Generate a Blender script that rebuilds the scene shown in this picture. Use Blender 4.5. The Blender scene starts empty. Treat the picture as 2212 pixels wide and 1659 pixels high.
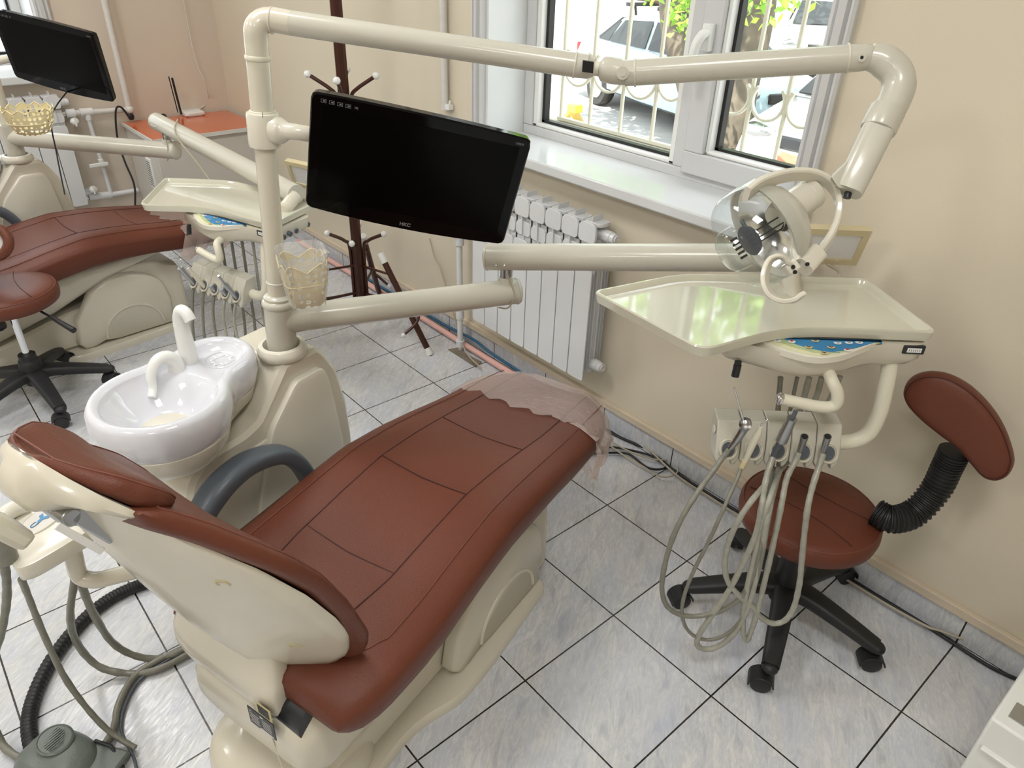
import bpy, math, random
import numpy as np
from mathutils import Vector
random.seed(7); rng = np.random.default_rng(7)
SC = bpy.context.scene
COL = SC.collection
PI = math.pi
# ---------------------------------------------------------------- camera
FPX = 1585.287
CAMR = np.array([[0.6531964, 0.7566202, 0.0293321],
    [0.4124509, -0.3230512, -0.8517759],
    [-0.6349951, 0.5684750, -0.5230845]])
CAMC = np.array([0.849711, -1.500770, 1.614113])
cam = bpy.data.cameras.new('camera'); camo = bpy.data.objects.new('camera', cam); COL.objects.link(camo)
cam.sensor_width = 36; cam.lens = FPX / 2212 * 36; cam.clip_start = .02; cam.clip_end = 200
from mathutils import Matrix
_m = Matrix.Identity(4)
for i in range(3):
    _m[i][0] = CAMR[0][i]; _m[i][1] = -CAMR[1][i]; _m[i][2] = -CAMR[2][i]; _m[i][3] = CAMC[i]
camo.matrix_world = _m
SC.camera = camo
# ---------------------------------------------------------------- light and exposure
SC.view_settings.view_transform = 'Standard'; SC.view_settings.look = 'None'
SC.view_settings.gamma = 1; SC.view_settings.use_curve_mapping = False
SC.view_settings.exposure = -.62
W = bpy.data.worlds.new('sky'); SC.world = W; W.use_nodes = True
wn = W.node_tree.nodes; wn['Background'].inputs[0].default_value = (.86, .93, 1, 1); wn['Background'].inputs[1].default_value = 6.5
sl = bpy.data.lights.new('sun', 'SUN'); sl.energy = 26; sl.angle = .01; sl.color = (1, .96, .88)
so = bpy.data.objects.new('sun', sl); COL.objects.link(so); so.rotation_euler = (math.radians(28), math.radians(14), 0)
def area(name, loc, rot, sx, sy, power, color=(1, 1, 1)):
    l = bpy.data.lights.new(name, 'AREA'); l.shape = 'RECTANGLE'; l.size = sx; l.size_y = sy; l.energy = power; l.color = color
    o = bpy.data.objects.new(name, l); COL.objects.link(o); o.location = loc; o.rotation_euler = rot; return o
CEIL_Z = 2.95
LAMPS = [(-2.9, -1.35), (-1.0, -1.35), (.9, -1.35), (-2.9, -3.4), (-.4, -3.4), (1.9, -3.2)]
LAMP_W = 36
for i, (lx, ly) in enumerate(LAMPS):
    area('ceiling_light_emitter', (lx, ly, CEIL_Z - .035), (0, 0, 0), .56, .56, LAMP_W, (1, .99, .965))
# ---------------------------------------------------------------- rays (pixel of the 2212x1659 frame -> a point on a plane of the room)
def ray(u, v): return CAMR.T @ np.array([(u - 1106) / FPX, (v - 829.5) / FPX, 1.0])
def on(ax, val, u, v):
    d = ray(u, v); k = 'xyz'.index(ax); return CAMC + d * (val - CAMC[k]) / d[k]
def at(dep, u, v): return CAMC + ray(u, v) * dep
def cv(x, y, z): return CAMR.T @ np.array([x, y, z], float)      # direction given as right, down, away
def A(*a): return np.array(a, float)
def nrm(v): v = np.array(v, float); return v / (np.linalg.norm(v) + 1e-12)
# ---------------------------------------------------------------- frames
class Fr:
    def __init__(s, O, deg=0, M=None):
        s.O = np.array(O, float)
        c, q = math.cos(math.radians(deg)), math.sin(math.radians(deg))
        s.M = np.array([[c, -q, 0], [q, c, 0], [0, 0, 1.0]]) if M is None else np.array(M, float)
    def __call__(s, p): return s.O + s.M @ np.array(p, float)
    def d(s, v): return s.M @ np.array(v, float)
    def inv(s, p): return s.M.T @ (np.array(p, float) - s.O)
WF = Fr((0, 0, 0))
# ---------------------------------------------------------------- materials
def mat(name, col, rough=.5, metal=0, spec=.5, coat=0, trans=0, ior=1.45, emis=None, es=0, bump=0, bscale=200, alpha=1, sss=0, var=0, vscale=6):
    m = bpy.data.materials.new(name); m.use_nodes = True; nt = m.node_tree; b = nt.nodes['Principled BSDF']
    b.inputs['Base Color'].default_value = (*col, 1); b.inputs['Roughness'].default_value = rough; b.inputs['Metallic'].default_value = metal
    b.inputs['Specular IOR Level'].default_value = spec; b.inputs['Coat Weight'].default_value = coat; b.inputs['Coat Roughness'].default_value = .06
    b.inputs['Transmission Weight'].default_value = trans; b.inputs['IOR'].default_value = ior; b.inputs['Alpha'].default_value = alpha
    if emis: b.inputs['Emission Color'].default_value = (*emis, 1); b.inputs['Emission Strength'].default_value = es
    tc = nt.nodes.new('ShaderNodeTexCoord')
    if bump:
        n = nt.nodes.new('ShaderNodeTexNoise'); n.inputs['Scale'].default_value = bscale; n.inputs['Detail'].default_value = 3
        nt.links.new(tc.outputs['Object'], n.inputs['Vector'])
        bp = nt.nodes.new('ShaderNodeBump'); bp.inputs['Strength'].default_value = bump; bp.inputs['Distance'].default_value = .002
        nt.links.new(n.outputs['Fac'], bp.inputs['Height']); nt.links.new(bp.outputs['Normal'], b.inputs['Normal'])
    n2 = nt.nodes.new('ShaderNodeTexNoise'); n2.inputs['Scale'].default_value = vscale; n2.inputs['Detail'].default_value = 4
    nt.links.new(tc.outputs['Object'], n2.inputs['Vector'])
    mx = nt.nodes.new('ShaderNodeMix'); mx.data_type = 'RGBA'; v = var or .04
    mx.inputs[6].default_value = (*[c * (1 - v) for c in col], 1); mx.inputs[7].default_value = (*[min(1, c * (1 + v)) for c in col], 1)
    nt.links.new(n2.outputs['Fac'], mx.inputs[0]); nt.links.new(mx.outputs[2], b.inputs['Base Color'])
    return m
MT = {}
def mk(k, *a, **b): MT[k] = mat(k, *a, **b)
mk('ivory', (.63, .59, .49), .22, coat=.25)
mk('ivory_light', (.70, .665, .57), .2, coat=.3)
mk('arm_grey', (.55, .53, .455), .25, coat=.2)
mk('cap_cream', (.70, .665, .55), .35)
mk('leather', (.128, .038, .021), .40, spec=.32, bump=.35, bscale=420, var=.12, vscale=3)
mk('leather_dark', (.135, .030, .020), .42, bump=.35, bscale=420, var=.1, vscale=3)
mk('seam', (.05, .010, .008), .6)
mk('stitch', (.17, .055, .038), .6)
mk('ceramic', (.68, .685, .735), .05, coat=.6)
mk('grey_rubber', (.085, .10, .12), .38)
mk('black_plastic', (.012, .012, .013), .45, var=.2)
mk('black_gloss', (.002, .002, .0025), .08, spec=.25)
mk('screen', (.0015, .0015, .0015), .22, spec=.12)
mk('black_dusty', (.02, .021, .024), .5, var=.5, vscale=30)
mk('chrome', (.75, .76, .78), .12, metal=1)
mk('steel', (.42, .43, .44), .28, metal=1)
mk('dark_hole', (.01, .01, .01), .8)
mk('white_plastic', (.80, .80, .78), .3)
mk('white_paint', (.60, .605, .61), .25, coat=.2)
mk('radiator', (.69, .70, .715), .22, coat=.3)
mk('pipe_paint', (.66, .64, .61), .35, var=.1, vscale=40)
mk('pvc', (.70, .70, .71), .3)
mk('hose', (.205, .20, .165), .3, var=.25, vscale=60, bump=.4, bscale=150)
mk('hose_film', (.34, .335, .285), .22, var=.25, vscale=50, bump=.8, bscale=90)
mk('brown_metal', (.060, .020, .013), .32, metal=.35, spec=.6)
mk('cream_trim', (.60, .51, .39), .45, var=.1, vscale=10)
mk('orange_top', (.62, .135, .045), .16, coat=.4)
mk('cabinet_grey', (.60, .575, .53), .4)
mk('cab_white', (.70, .71, .68), .35, var=.05)
mk('pink_pipe', (.72, .42, .37), .35)
mk('blue_hose', (.02, .10, .19), .35)
mk('beige_cable', (.42, .37, .28), .4)
mk('rust', (.14, .06, .035), .7, var=.6, vscale=60)
mk('pedal', (.135, .155, .14), .32, bump=.2, bscale=300)
mk('panel_blue', (.03, .20, .42), .3)
mk('panel_green', (.42, .50, .28), .3)
mk('panel_pale', (.66, .66, .42), .3)
mk('red_ink', (.45, .03, .03), .5)
mk('blue_ink', (.03, .17, .36), .5)
mk('plate_black', (.02, .022, .025), .4)
mk('label_paper', (.55, .47, .27), .6)
mk('white_ink', (.6, .6, .6), .5)
mk('dim_ink', (.16, .16, .17), .5)
mk('xray_white', (.70, .70, .72), .5)
mk('xray_frame', (.60, .52, .33), .35)
mk('basket', (.74, .64, .38), .45)
mk('reflector', (.92, .92, .90), .14, metal=1)
mk('car_blue', (.42, .55, .60), .2, coat=.6)
mk('car_white', (.8, .8, .8), .2, coat=.6)
mk('car_glass', (.02, .025, .025), .08)
mk('tyre', (.03, .03, .03), .8)
mk('brick', (.35, .12, .07), .9, var=.3, vscale=20)
mk('yellow', (.60, .42, .05), .5)
mk('concrete', (.20, .17, .13), .9, bump=1, bscale=60, var=.4, vscale=30)
mk('red_lamp', (.5, .02, .02), .2)
mk('leaf', (.22, .42, .04), .5, var=.4, vscale=3)
mk('bark', (.115, .095, .07), .9, bump=1, bscale=18, var=.6, vscale=9)
mk('amber', (.7, .32, .03), .2)
# clear plastic and glass
def glassy(name, tint, rough=.03, mixv=.85):
    m = bpy.data.materials.new(name); m.use_nodes = True; nt = m.node_tree; nt.nodes.clear()
    o = nt.nodes.new('ShaderNodeOutputMaterial'); t = nt.nodes.new('ShaderNodeBsdfTransparent'); t.inputs[0].default_value = (*tint, 1)
    g = nt.nodes.new('ShaderNodeBsdfGlossy'); g.inputs['Roughness'].default_value = rough; g.inputs[0].default_value = (1, 1, 1, 1)
    f = nt.nodes.new('ShaderNodeLayerWeight'); f.inputs[0].default_value = .5
    pw = nt.nodes.new('ShaderNodeMath'); pw.operation = 'POWER'; pw.inputs[1].default_value = 3.5; nt.links.new(f.outputs['Facing'], pw.inputs[0])
    mm = nt.nodes.new('ShaderNodeMath'); mm.operation = 'MULTIPLY_ADD'; mm.inputs[1].default_value = .6 * mixv; mm.inputs[2].default_value = .045 * mixv; nt.links.new(pw.outputs[0], mm.inputs[0])
    x = nt.nodes.new('ShaderNodeMixShader'); nt.links.new(mm.outputs[0], x.inputs[0]); nt.links.new(t.outputs[0], x.inputs[1]); nt.links.new(g.outputs[0], x.inputs[2])
    nt.links.new(x.outputs[0], o.inputs[0]); MT[name] = m; return m
glassy('window_glass', (.97, .98, .97)); glassy('clear_plastic', (.93, .95, .95), .05, 1.2)
def film(name, tint, dif, fac, rough=.12, bs=30):
    m = bpy.data.materials.new(name); m.use_nodes = True; nt = m.node_tree; nt.nodes.clear()
    o = nt.nodes.new('ShaderNodeOutputMaterial'); t = nt.nodes.new('ShaderNodeBsdfTransparent'); t.inputs[0].default_value = (*tint, 1)
    p = nt.nodes.new('ShaderNodeBsdfPrincipled'); p.inputs['Base Color'].default_value = (*dif, 1); p.inputs['Roughness'].default_value = rough
    tc = nt.nodes.new('ShaderNodeTexCoord'); n = nt.nodes.new('ShaderNodeTexNoise'); n.inputs['Scale'].default_value = bs; n.inputs['Detail'].default_value = 4; n.inputs['Distortion'].default_value = 1.5
    nt.links.new(tc.outputs['Object'], n.inputs['Vector'])
    bp = nt.nodes.new('ShaderNodeBump'); bp.inputs['Strength'].default_value = .8; bp.inputs['Distance'].default_value = .006
    nt.links.new(n.outputs['Fac'], bp.inputs['Height']); nt.links.new(bp.outputs['Normal'], p.inputs['Normal'])
    x = nt.nodes.new('ShaderNodeMixShader'); x.inputs[0].default_value = fac
    nt.links.new(t.outputs[0], x.inputs[1]); nt.links.new(p.outputs[0], x.inputs[2]); nt.links.new(x.outputs[0], o.inputs[0]); MT[name] = m
film('plastic_film', (.95, .90, .88), (.75, .62, .56), .34)
film('bag_film', (.97, .97, .97), (.9, .9, .88), .24, .1, 60)
# tiled floor
def tile_mat(name, T, wall=False):
    m = bpy.data.materials.new(name); m.use_nodes = True; nt = m.node_tree; N = nt.nodes; L = nt.links; b = N['Principled BSDF']
    g = N.new('ShaderNodeNewGeometry'); s = N.new('ShaderNodeSeparateXYZ'); L.new(g.outputs['Position'], s.inputs[0])
    def mth(op, a, c=None):
        q = N.new('ShaderNodeMath'); q.operation = op
        for i, z in enumerate((a, c)):
            if z is None: continue
            if isinstance(z, (int, float)): q.inputs[i].default_value = z
            else: L.new(z, q.inputs[i])
        return q.outputs[0]
    def grout(ax, w):
        d = mth('DIVIDE', s.outputs[ax], T); f = mth('FRACT', d); h = mth('ABSOLUTE', mth('SUBTRACT', f, .5)); return mth('GREATER_THAN', h, .5 - w / T / 2)
    gx = grout(0, .0042)
    gg = gx if wall else mth('MAXIMUM', gx, grout(1, .0042))
    fx = mth('FLOOR', mth('DIVIDE', s.outputs[0], T)); fy = mth('FLOOR', mth('DIVIDE', s.outputs[1], T))
    off = N.new('ShaderNodeCombineXYZ'); L.new(mth('MULTIPLY', fx, 3.17), off.inputs[0]); L.new(mth('MULTIPLY', fy, 5.31), off.inputs[1]); L.new(mth('MULTIPLY', mth('ADD', fx, fy), 1.7), off.inputs[2])
    mp = N.new('ShaderNodeMapping'); mp.inputs['Rotation'].default_value = (0, 0 if not wall else 0, math.radians(-34) if not wall else 0)
    L.new(g.outputs['Position'], mp.inputs['Vector'])
    sc = N.new('ShaderNodeVectorMath'); sc.operation = 'MULTIPLY'; L.new(mp.outputs[0], sc.inputs[0]); sc.inputs[1].default_value = (17.0, 4.2, 4.2) if not wall else (14, 1, 4)
    ad = N.new('ShaderNodeVectorMath'); ad.operation = 'ADD'; L.new(sc.outputs[0], ad.inputs[0]); L.new(off.outputs[0], ad.inputs[1])
    n1 = N.new('ShaderNodeTexNoise'); n1.inputs['Scale'].default_value = 2.2; n1.inputs['Detail'].default_value = 9; n1.inputs['Roughness'].default_value = .62; n1.inputs['Distortion'].default_value = .55; L.new(ad.outputs[0], n1.inputs['Vector'])
    r = N.new('ShaderNodeValToRGB'); L.new(n1.outputs['Fac'], r.inputs[0]); e = r.color_ramp.elements
    e[0].position = .30; e[0].color = (.40, .42, .46, 1); e[1].position = .70; e[1].color = (.67, .67, .665, 1)
    for p, c in ((.42, (.53, .54, .56, 1)), (.48, (.63, .63, .625, 1)), (.53, (.52, .535, .57, 1)), (.60, (.65, .65, .645, 1))):
        q = e.new(p); q.color = c
    n3 = N.new('ShaderNodeTexNoise'); n3.inputs['Scale'].default_value = .8; n3.inputs['Detail'].default_value = 2; L.new(ad.outputs[0], n3.inputs['Vector'])
    bl = N.new('ShaderNodeMix'); bl.data_type = 'RGBA'; L.new(mth('MULTIPLY', mth('SUBTRACT', n3.outputs['Fac'], .42), 1.6), bl.inputs[0]); L.new(r.outputs[0], bl.inputs[6]); bl.inputs[7].default_value = (.50, .54, .64, 1); bl.clamp_factor = True
    mx = N.new('ShaderNodeMix'); mx.data_type = 'RGBA'; L.new(gg, mx.inputs[0]); L.new(bl.outputs[2], mx.inputs[6]); mx.inputs[7].default_value = (.022, .017, .014, 1)
    L.new(mx.outputs[2], b.inputs['Base Color'])
    n2 = N.new('ShaderNodeTexNoise'); n2.inputs['Scale'].default_value = 9; n2.inputs['Detail'].default_value = 5; L.new(ad.outputs[0], n2.inputs['Vector'])
    rr = N.new('ShaderNodeMapRange'); rr.inputs[1].default_value = .3; rr.inputs[2].default_value = .7; rr.inputs[3].default_value = .16; rr.inputs[4].default_value = .34; L.new(n2.outputs['Fac'], rr.inputs[0]); L.new(rr.outputs[0], b.inputs['Roughness'])
    hh = mth('SUBTRACT', mth('MULTIPLY', n2.outputs['Fac'], .5), mth('MULTIPLY', gg, 1.5))
    bp = N.new('ShaderNodeBump'); bp.inputs['Strength'].default_value = .35; bp.inputs['Distance'].default_value = .002; L.new(hh, bp.inputs['Height']); L.new(bp.outputs['Normal'], b.inputs['Normal'])
    MT[name] = m
TILE = .33
tile_mat('floor_tile', TILE); tile_mat('skirting_tile', TILE, True)
mk('wall_beige', (.64, .575, .455), .75, bump=.12, bscale=260, var=.04, vscale=2)
mk('wall_pink', (.64, .56, .465), .75, bump=.12, bscale=260, var=.05, vscale=2)
mk('ceiling', (.8, .78, .74), .9)
mk('reveal_white', (.70, .715, .71), .4, var=.04, vscale=8)
mk('sill_marble', (.66, .675, .68), .16, var=.06, vscale=5)
mk('asphalt', (.30, .29, .28), .9, var=.35, vscale=2.5)
mk('stucco_out', (.55, .52, .46), .9)
# ---------------------------------------------------------------- mesh kit
def sm(P, n=6, closed=False):                                    # Catmull-Rom
    P = [np.array(p, float) for p in P]; out = []; k = len(P)
    rng_ = range(k) if closed else range(k - 1)
    for i in rng_:
        p0 = P[(i - 1) % k] if (closed or i > 0) else 2 * P[0] - P[1]; p1 = P[i]; p2 = P[(i + 1) % k]
        p3 = P[(i + 2) % k] if (closed or i + 2 < k) else 2 * P[-1] - P[-2]
        for j in range(n):
            t = j / n; out.append(.5 * ((2 * p1) + (-p0 + p2) * t + (2 * p0 - 5 * p1 + 4 * p2 - p3) * t * t + (-p0 + 3 * p1 - 3 * p2 + p3) * t ** 3))
    if not closed: out.append(P[-1])
    return out
def fillet(P, r, n=5):                                           # rounded 2D polygon
    out = []; k = len(P); rs = r if isinstance(r, (list, tuple)) else [r] * k
    for i in range(k):
        p = np.array(P[i], float); a = np.array(P[i - 1], float) - p; b = np.array(P[(i + 1) % k], float) - p
        la, lb = np.linalg.norm(a), np.linalg.norm(b); q = min(rs[i], la * .48, lb * .48)
        if q < 1e-5: out.append(p); continue
        s_, e_ = p + a / la * q, p + b / lb * q
        for j in range(n + 1):
            t = j / n; out.append((1 - t) ** 2 * s_ + 2 * t * (1 - t) * p + t * t * e_)
    return out
def inset(P, d):
    P = [np.array(p, float) for p in P]; k = len(P); out = []
    ar = sum(P[i][0] * P[(i + 1) % k][1] - P[(i + 1) % k][0] * P[i][1] for i in range(k)); sg = 1 if ar > 0 else -1
    for i in range(k):
        e1 = nrm(P[i] - P[i - 1]); e2 = nrm(P[(i + 1) % k] - P[i]); n1 = A(-e1[1], e1[0]) * sg; n2 = A(-e2[1], e2[0]) * sg
        b = n1 + n2; b = b / max(.3, (b @ b) / 2); out.append(P[i] + b * d)
    return out
class G:
    def __init__(s, fr=None): s.V = []; s.F = []; s.fr = fr or WF; s.mi = []; s.cur = 0
    def add(s, V, F, fr=None):
        f = fr or s.fr; o = len(s.V); s.V += [f(p) for p in V]; s.F += [tuple(i + o for i in q) for q in F]; s.mi += [s.cur] * len(F); return s
    def loft(s, rings, cap=(True, True), closed=False, fr=None):
        n = len(rings[0]); V = [p for r in rings for p in r]; F = []; m = len(rings)
        for i in range(m if closed else m - 1):
            a, b = i * n, ((i + 1) % m) * n
            for j in range(n): F.append((a + j, a + (j + 1) % n, b + (j + 1) % n, b + j))
        if not closed:
            if cap[0]: F.append(tuple(range(n))[::-1])
            if cap[1]: F.append(tuple(range((m - 1) * n, m * n)))
        return s.add(V, F, fr)
    def box(s, c, sz, rz=0, fr=None, M=None):
        c = np.array(c, float); h = np.array(sz, float) / 2; q = Fr(c, rz, M)
        V = [q((x * h[0], y * h[1], z * h[2])) for z in (-1, 1) for x, y in ((-1, -1), (1, -1), (1, 1), (-1, 1))]
        return s.add(V, [(3, 2, 1, 0), (4, 5, 6, 7), (0, 1, 5, 4), (1, 2, 6, 5), (2, 3, 7, 6), (3, 0, 4, 7)], fr)
    def prism(s, P, z0, z1, fr=None):
        return s.loft([[A(p[0], p[1], z0) for p in P], [A(p[0], p[1], z1) for p in P]], fr=fr)
    def tube(s, path, r, n=12, up=None, cap=(True, True), closed=False, fr=None, sq=None):
        P = [np.array(p, float) for p in path]; k = len(P); rs = r if isinstance(r, (list, tuple, np.ndarray)) else [r] * k; rings = []; nv = None
        for i in range(k):
            if closed: T = nrm(P[(i + 1) % k] - P[i - 1])
            else: T = nrm(P[min(i + 1, k - 1)] - P[max(i - 1, 0)])
            if nv is None:
                nv = np.array(up, float) if up is not None else (A(0, 0, 1) if abs(T[2]) < .9 else A(1, 0, 0))
            nv = nrm(nv - T * (nv @ T)); bv = np.cross(T, nv)
            if sq is None: ring = [P[i] + rs[i] * (math.cos(a) * nv + math.sin(a) * bv) for a in [2 * PI * j / n for j in range(n)]]
            else:
                w, h, ex_ = sq; ring = []
                for j in range(n):
                    a = 2 * PI * j / n + PI / n; ca, sa = math.cos(a), math.sin(a)
                    ring.append(P[i] + rs[i] * (w * abs(ca) ** ex_ * (1 if ca > 0 else -1) * nv + h * abs(sa) ** ex_ * (1 if sa > 0 else -1) * bv))
            rings.append(ring)
        return s.loft(rings, cap, closed, fr)
    def cyl(s, a, b, r, r2=None, n=24, fr=None, cap=(True, True)): return s.tube([a, b], [r, r if r2 is None else r2], n, fr=fr, cap=cap)
    def lathe(s, prof, c, ax=(0, 0, 1), n=32, cap=(True, True), fr=None):     # prof: (radius, height)
        ax = nrm(ax); u = nrm(np.cross(ax, A(1, 0, 0) if abs(ax[0]) < .9 else A(0, 1, 0))); w = np.cross(ax, u); c = np.array(c, float)
        return s.loft([[c + ax * h + max(r, 1e-4) * (math.cos(2 * PI * j / n) * u + math.sin(2 * PI * j / n) * w) for j in range(n)] for r, h in prof], cap, fr=fr)
    def sphere(s, c, r, n=16, fr=None, sc=(1, 1, 1)):
        c = np.array(c, float); rings = []
        for i in range(1, n // 2):
            ph = PI * i / (n // 2); rings.append([c + A(r * sc[0] * math.sin(ph) * math.cos(2 * PI * j / n), r * sc[1] * math.sin(ph) * math.sin(2 * PI * j / n), -r * sc[2] * math.cos(ph)) for j in range(n)])
        return s.loft(rings, fr=fr)
    def ribbon(s, path, wv, w, t, fr=None, closed=False):          # flat band: width w along wv, thickness t
        P = [np.array(p, float) for p in path]; k = len(P); rings = []; wv = nrm(wv)
        for i in range(k):
            T = nrm(P[(i + 1) % k] - P[i - 1]) if closed else nrm(P[min(i + 1, k - 1)] - P[max(i - 1, 0)])
            W_ = nrm(wv - T * (wv @ T)); H = np.cross(T, W_); e = min(w, t) * .22
            rings.append([P[i] + W_ * x + H * y for x, y in ((-w / 2 + e, -t / 2), (w / 2 - e, -t / 2), (w / 2, -t / 2 + e), (w / 2, t / 2 - e), (w / 2 - e, t / 2), (-w / 2 + e, t / 2), (-w / 2, t / 2 - e), (-w / 2, -t / 2 + e))])
        return s.loft(rings, closed=closed, fr=fr)
    def obj(s, name, m, par=None, smooth=40, bev=0, seg=2, sub=0, label=None):
        V = np.array(s.V); po = worg(par); lo, hi = V.min(0), V.max(0)
        org = A((lo[0] + hi[0]) / 2, (lo[1] + hi[1]) / 2, lo[2])
        me = bpy.data.meshes.new(name); me.from_pydata([tuple(v - org) for v in V], [], s.F); me.update()
        ms = m if isinstance(m, (list, tuple)) else [m]
        for k in ms: me.materials.append(MT[k])
        if len(ms) > 1: me.polygons.foreach_set('material_index', s.mi)
        o = bpy.data.objects.new(name, me); COL.objects.link(o); o.location = org - po
        if par is not None: o.parent = par
        me.polygons.foreach_set('use_smooth', [True] * len(me.polygons))
        if smooth < 180: me.set_sharp_from_angle(angle=math.radians(smooth))
        if bev:
            b = o.modifiers.new('bevel', 'BEVEL'); b.width = bev; b.segments = seg; b.limit_method = 'ANGLE'; b.angle_limit = math.radians(35)
            b.harden_normals = False
        if sub:
            q = o.modifiers.new('subsurf', 'SUBSURF'); q.levels = sub; q.render_levels = sub
        if label: o['label'] = label
        return o
def worg(o):
    r = A(0, 0, 0)
    while o is not None: r = r + np.array(o.location); o = o.parent
    return r
def thing(name, loc, label, cat, group=None):
    o = bpy.data.objects.new(name, None); o.empty_display_size = .1; COL.objects.link(o); o.location = tuple(loc); tag(o, label, cat, group); return o
def tag(o, label, cat, group=None, kind=None):
    o['label'] = label; o['category'] = cat
    if group: o['group'] = group
    if kind: o['kind'] = kind
    return o
def struct(o): o['kind'] = 'structure'; return o
FONT = bpy.data.fonts[0] if len(bpy.data.fonts) else None
def text(s_, name, m, par, pos, right, up, size, label=None, bold=0, align='CENTER'):
    cu = bpy.data.curves.new(name, 'FONT'); cu.body = s_; cu.size = size; cu.extrude = .0003; cu.align_x = align; cu.align_y = 'CENTER'; cu.offset = bold
    o0 = bpy.data.objects.new(name + '_tmp', cu); COL.objects.link(o0)
    bpy.context.view_layer.update()
    dg = bpy.context.evaluated_depsgraph_get(); me = bpy.data.meshes.new_from_object(o0.evaluated_get(dg)); bpy.data.objects.remove(o0)
    me.materials.clear(); me.materials.append(MT[m])
    o = bpy.data.objects.new(name, me); COL.objects.link(o)
    r = nrm(right); n_ = nrm(np.cross(r, up)); u = np.cross(n_, r); po = worg(par)
    M = np.stack([r, u, n_], 1)
    for v in me.vertices: v.co = Vector(M @ np.array(v.co))
    me.update(); o.location = np.array(pos) - po
    if par is not None: o.parent = par
    return o
# ================================================================ ROOM
YW = .338; XL = -3.95; XR = 2.9; YB = -4.7; WX0, WX1, WZ0, WZ1 = -1.42, -.075, .93, 2.35
def boxes(name, m, L, bev=0, par=None, kind=True):
    g = G()
    for (x0, x1, y0, y1, z0, z1) in L: g.box(((x0 + x1) / 2, (y0 + y1) / 2, (z0 + z1) / 2), (x1 - x0, y1 - y0, z1 - z0))
    o = g.obj(name, m, par, smooth=30, bev=bev)
    if kind and par is None: struct(o)
    return o
boxes('floor', 'floor_tile', [(XL - .6, XR + .1, YB - .1, YW, -.12, 0)])
boxes('ceiling', 'ceiling', [(XL - .6, XR + .1, YB - .1, YW + .5, CEIL_Z, CEIL_Z + .15)])
YO = .62
boxes('wall_back', 'wall_beige', [(XL - .6, WX0, YW, YO, -.12, CEIL_Z), (WX1, XR + .1, YW, YO, -.12, CEIL_Z), (WX0, WX1, YW, YO, -.12, WZ0), (WX0, WX1, YW, YO, WZ1, CEIL_Z)])
LY0, LY1 = -2.2, -.585
boxes('wall_left', 'wall_pink', [(XL - .5, XL, YB, LY0, -.12, CEIL_Z), (XL - .5, XL, LY1, YW, -.12, CEIL_Z), (XL - .5, XL, LY0, LY1, -.12, .90), (XL - .5, XL, LY0, LY1, WZ1, CEIL_Z)])
boxes('wall_right', 'wall_beige', [(XR, XR + .1, YB, YW, -.12, CEIL_Z)])
boxes('wall_front', 'wall_beige', [(XL, XR, YB - .1, YB, -.12, CEIL_Z)])
# outer skin, white reveals
boxes('trim_1', 'reveal_white', [(WX0, WX0 + .025, YW, .56, WZ0, WZ1), (WX1 - .012, WX1, YW, .56, WZ0, WZ1), (WX0, WX1, YW, .56, WZ1 - .02, WZ1)])
boxes('trim_2', 'stucco_out', [(WX0 - .24, WX0 - .125, .62, .80, -.8, WZ1 + .2), (WX0 - .125, WX1 + .2, .585, .80, WZ0 - .06, WZ0 + .018), (WX1 + .05, WX1 + .2, .62, .80, WZ0 + .018, WZ1 + .2)], bev=.006)
boxes('trim_3', 'reveal_white', [(XL - .40, XL, LY1 - .02, LY1, .90, WZ1), (XL - .40, XL, LY0, LY0 + .02, .90, WZ1)])
# moulded casings (fluted): profile across x, extruded in z
def casing(name, x0, x1, z0, z1, ax='y', pos=YW, sgn=-1):
    prof = [(0, 0), (0, .016), (.10, .022), (.18, .022), (.22, .012), (.28, .012), (.34, .024), (.60, .028), (.66, .014), (.72, .014), (.78, .020), (.92, .018), (1, .006), (1, 0)]
    w = x1 - x0; g = G(); R_ = []
    for z in (z0, z1):
        R_.append([A(x0 + w * a, pos + sgn * d, z) if ax == 'y' else A(pos + sgn * d, x0 + w * a, z) for a, d in prof])
    g.loft(R_); return struct(g.obj(name, 'white_paint', None, smooth=25))
casing('trim_4', -1.474, -1.408, .955, 2.42); casing('trim_5', -.052, -.118, .955, 2.42)
casing('trim_6', -.523, -.600, .915, 2.42, 'x', XL, 1)
# window 1: frame, sash, glass, handle
w1 = thing('window_1', (-.75, .56, .94), 'white plastic framed double window behind the lamp arms', 'window'); w1['kind'] = 'structure'
def wbox(L, name, m, par=w1, bev=.004, yc=.55, d=.06):
    g = G()
    for (x0, x1, z0, z1) in L: g.box(((x0 + x1) / 2, yc, (z0 + z1) / 2), (x1 - x0, d, z1 - z0))
    return g.obj(name, m, par, smooth=30, bev=bev)
wbox([(-1.395, -1.345, .975, 2.28), (-1.395, -.04, .940, .975), (-.09, -.04, .975, 2.28), (-1.395, -.04, 2.28, 2.33), (-.650, -.598, .975, 2.28)], 'window_frame', 'white_paint')
wbox([(-.603, -.53, 1.035, 2.23), (-.603, -.05, .965, 1.035), (-.603, -.05, 2.23, 2.29), (-.14, -.05, 1.035, 2.23)], 'sash', 'white_paint', yc=.538, d=.066)
wbox([(-1.345, -1.322, .975, 2.28), (-1.345, -.65, .975, .988), (-.672, -.65, .975, 2.28)], 'glazing_bead', 'white_plastic', yc=.552, d=.052)
wbox([(-.53, -.518, 1.035, 2.24), (-.53, -.12, 1.035, 1.046)], 'glazing_bead', 'white_plastic', yc=.545, d=.052)
wbox([(-1.322, -1.308, .99, 2.27), (-1.322, -.672, .988, .998), (-.518, -.506, 1.046, 2.24), (-.518, -.12, 1.046, 1.055)], 'gasket', 'black_plastic', yc=.566, d=.026, bev=0)
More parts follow.
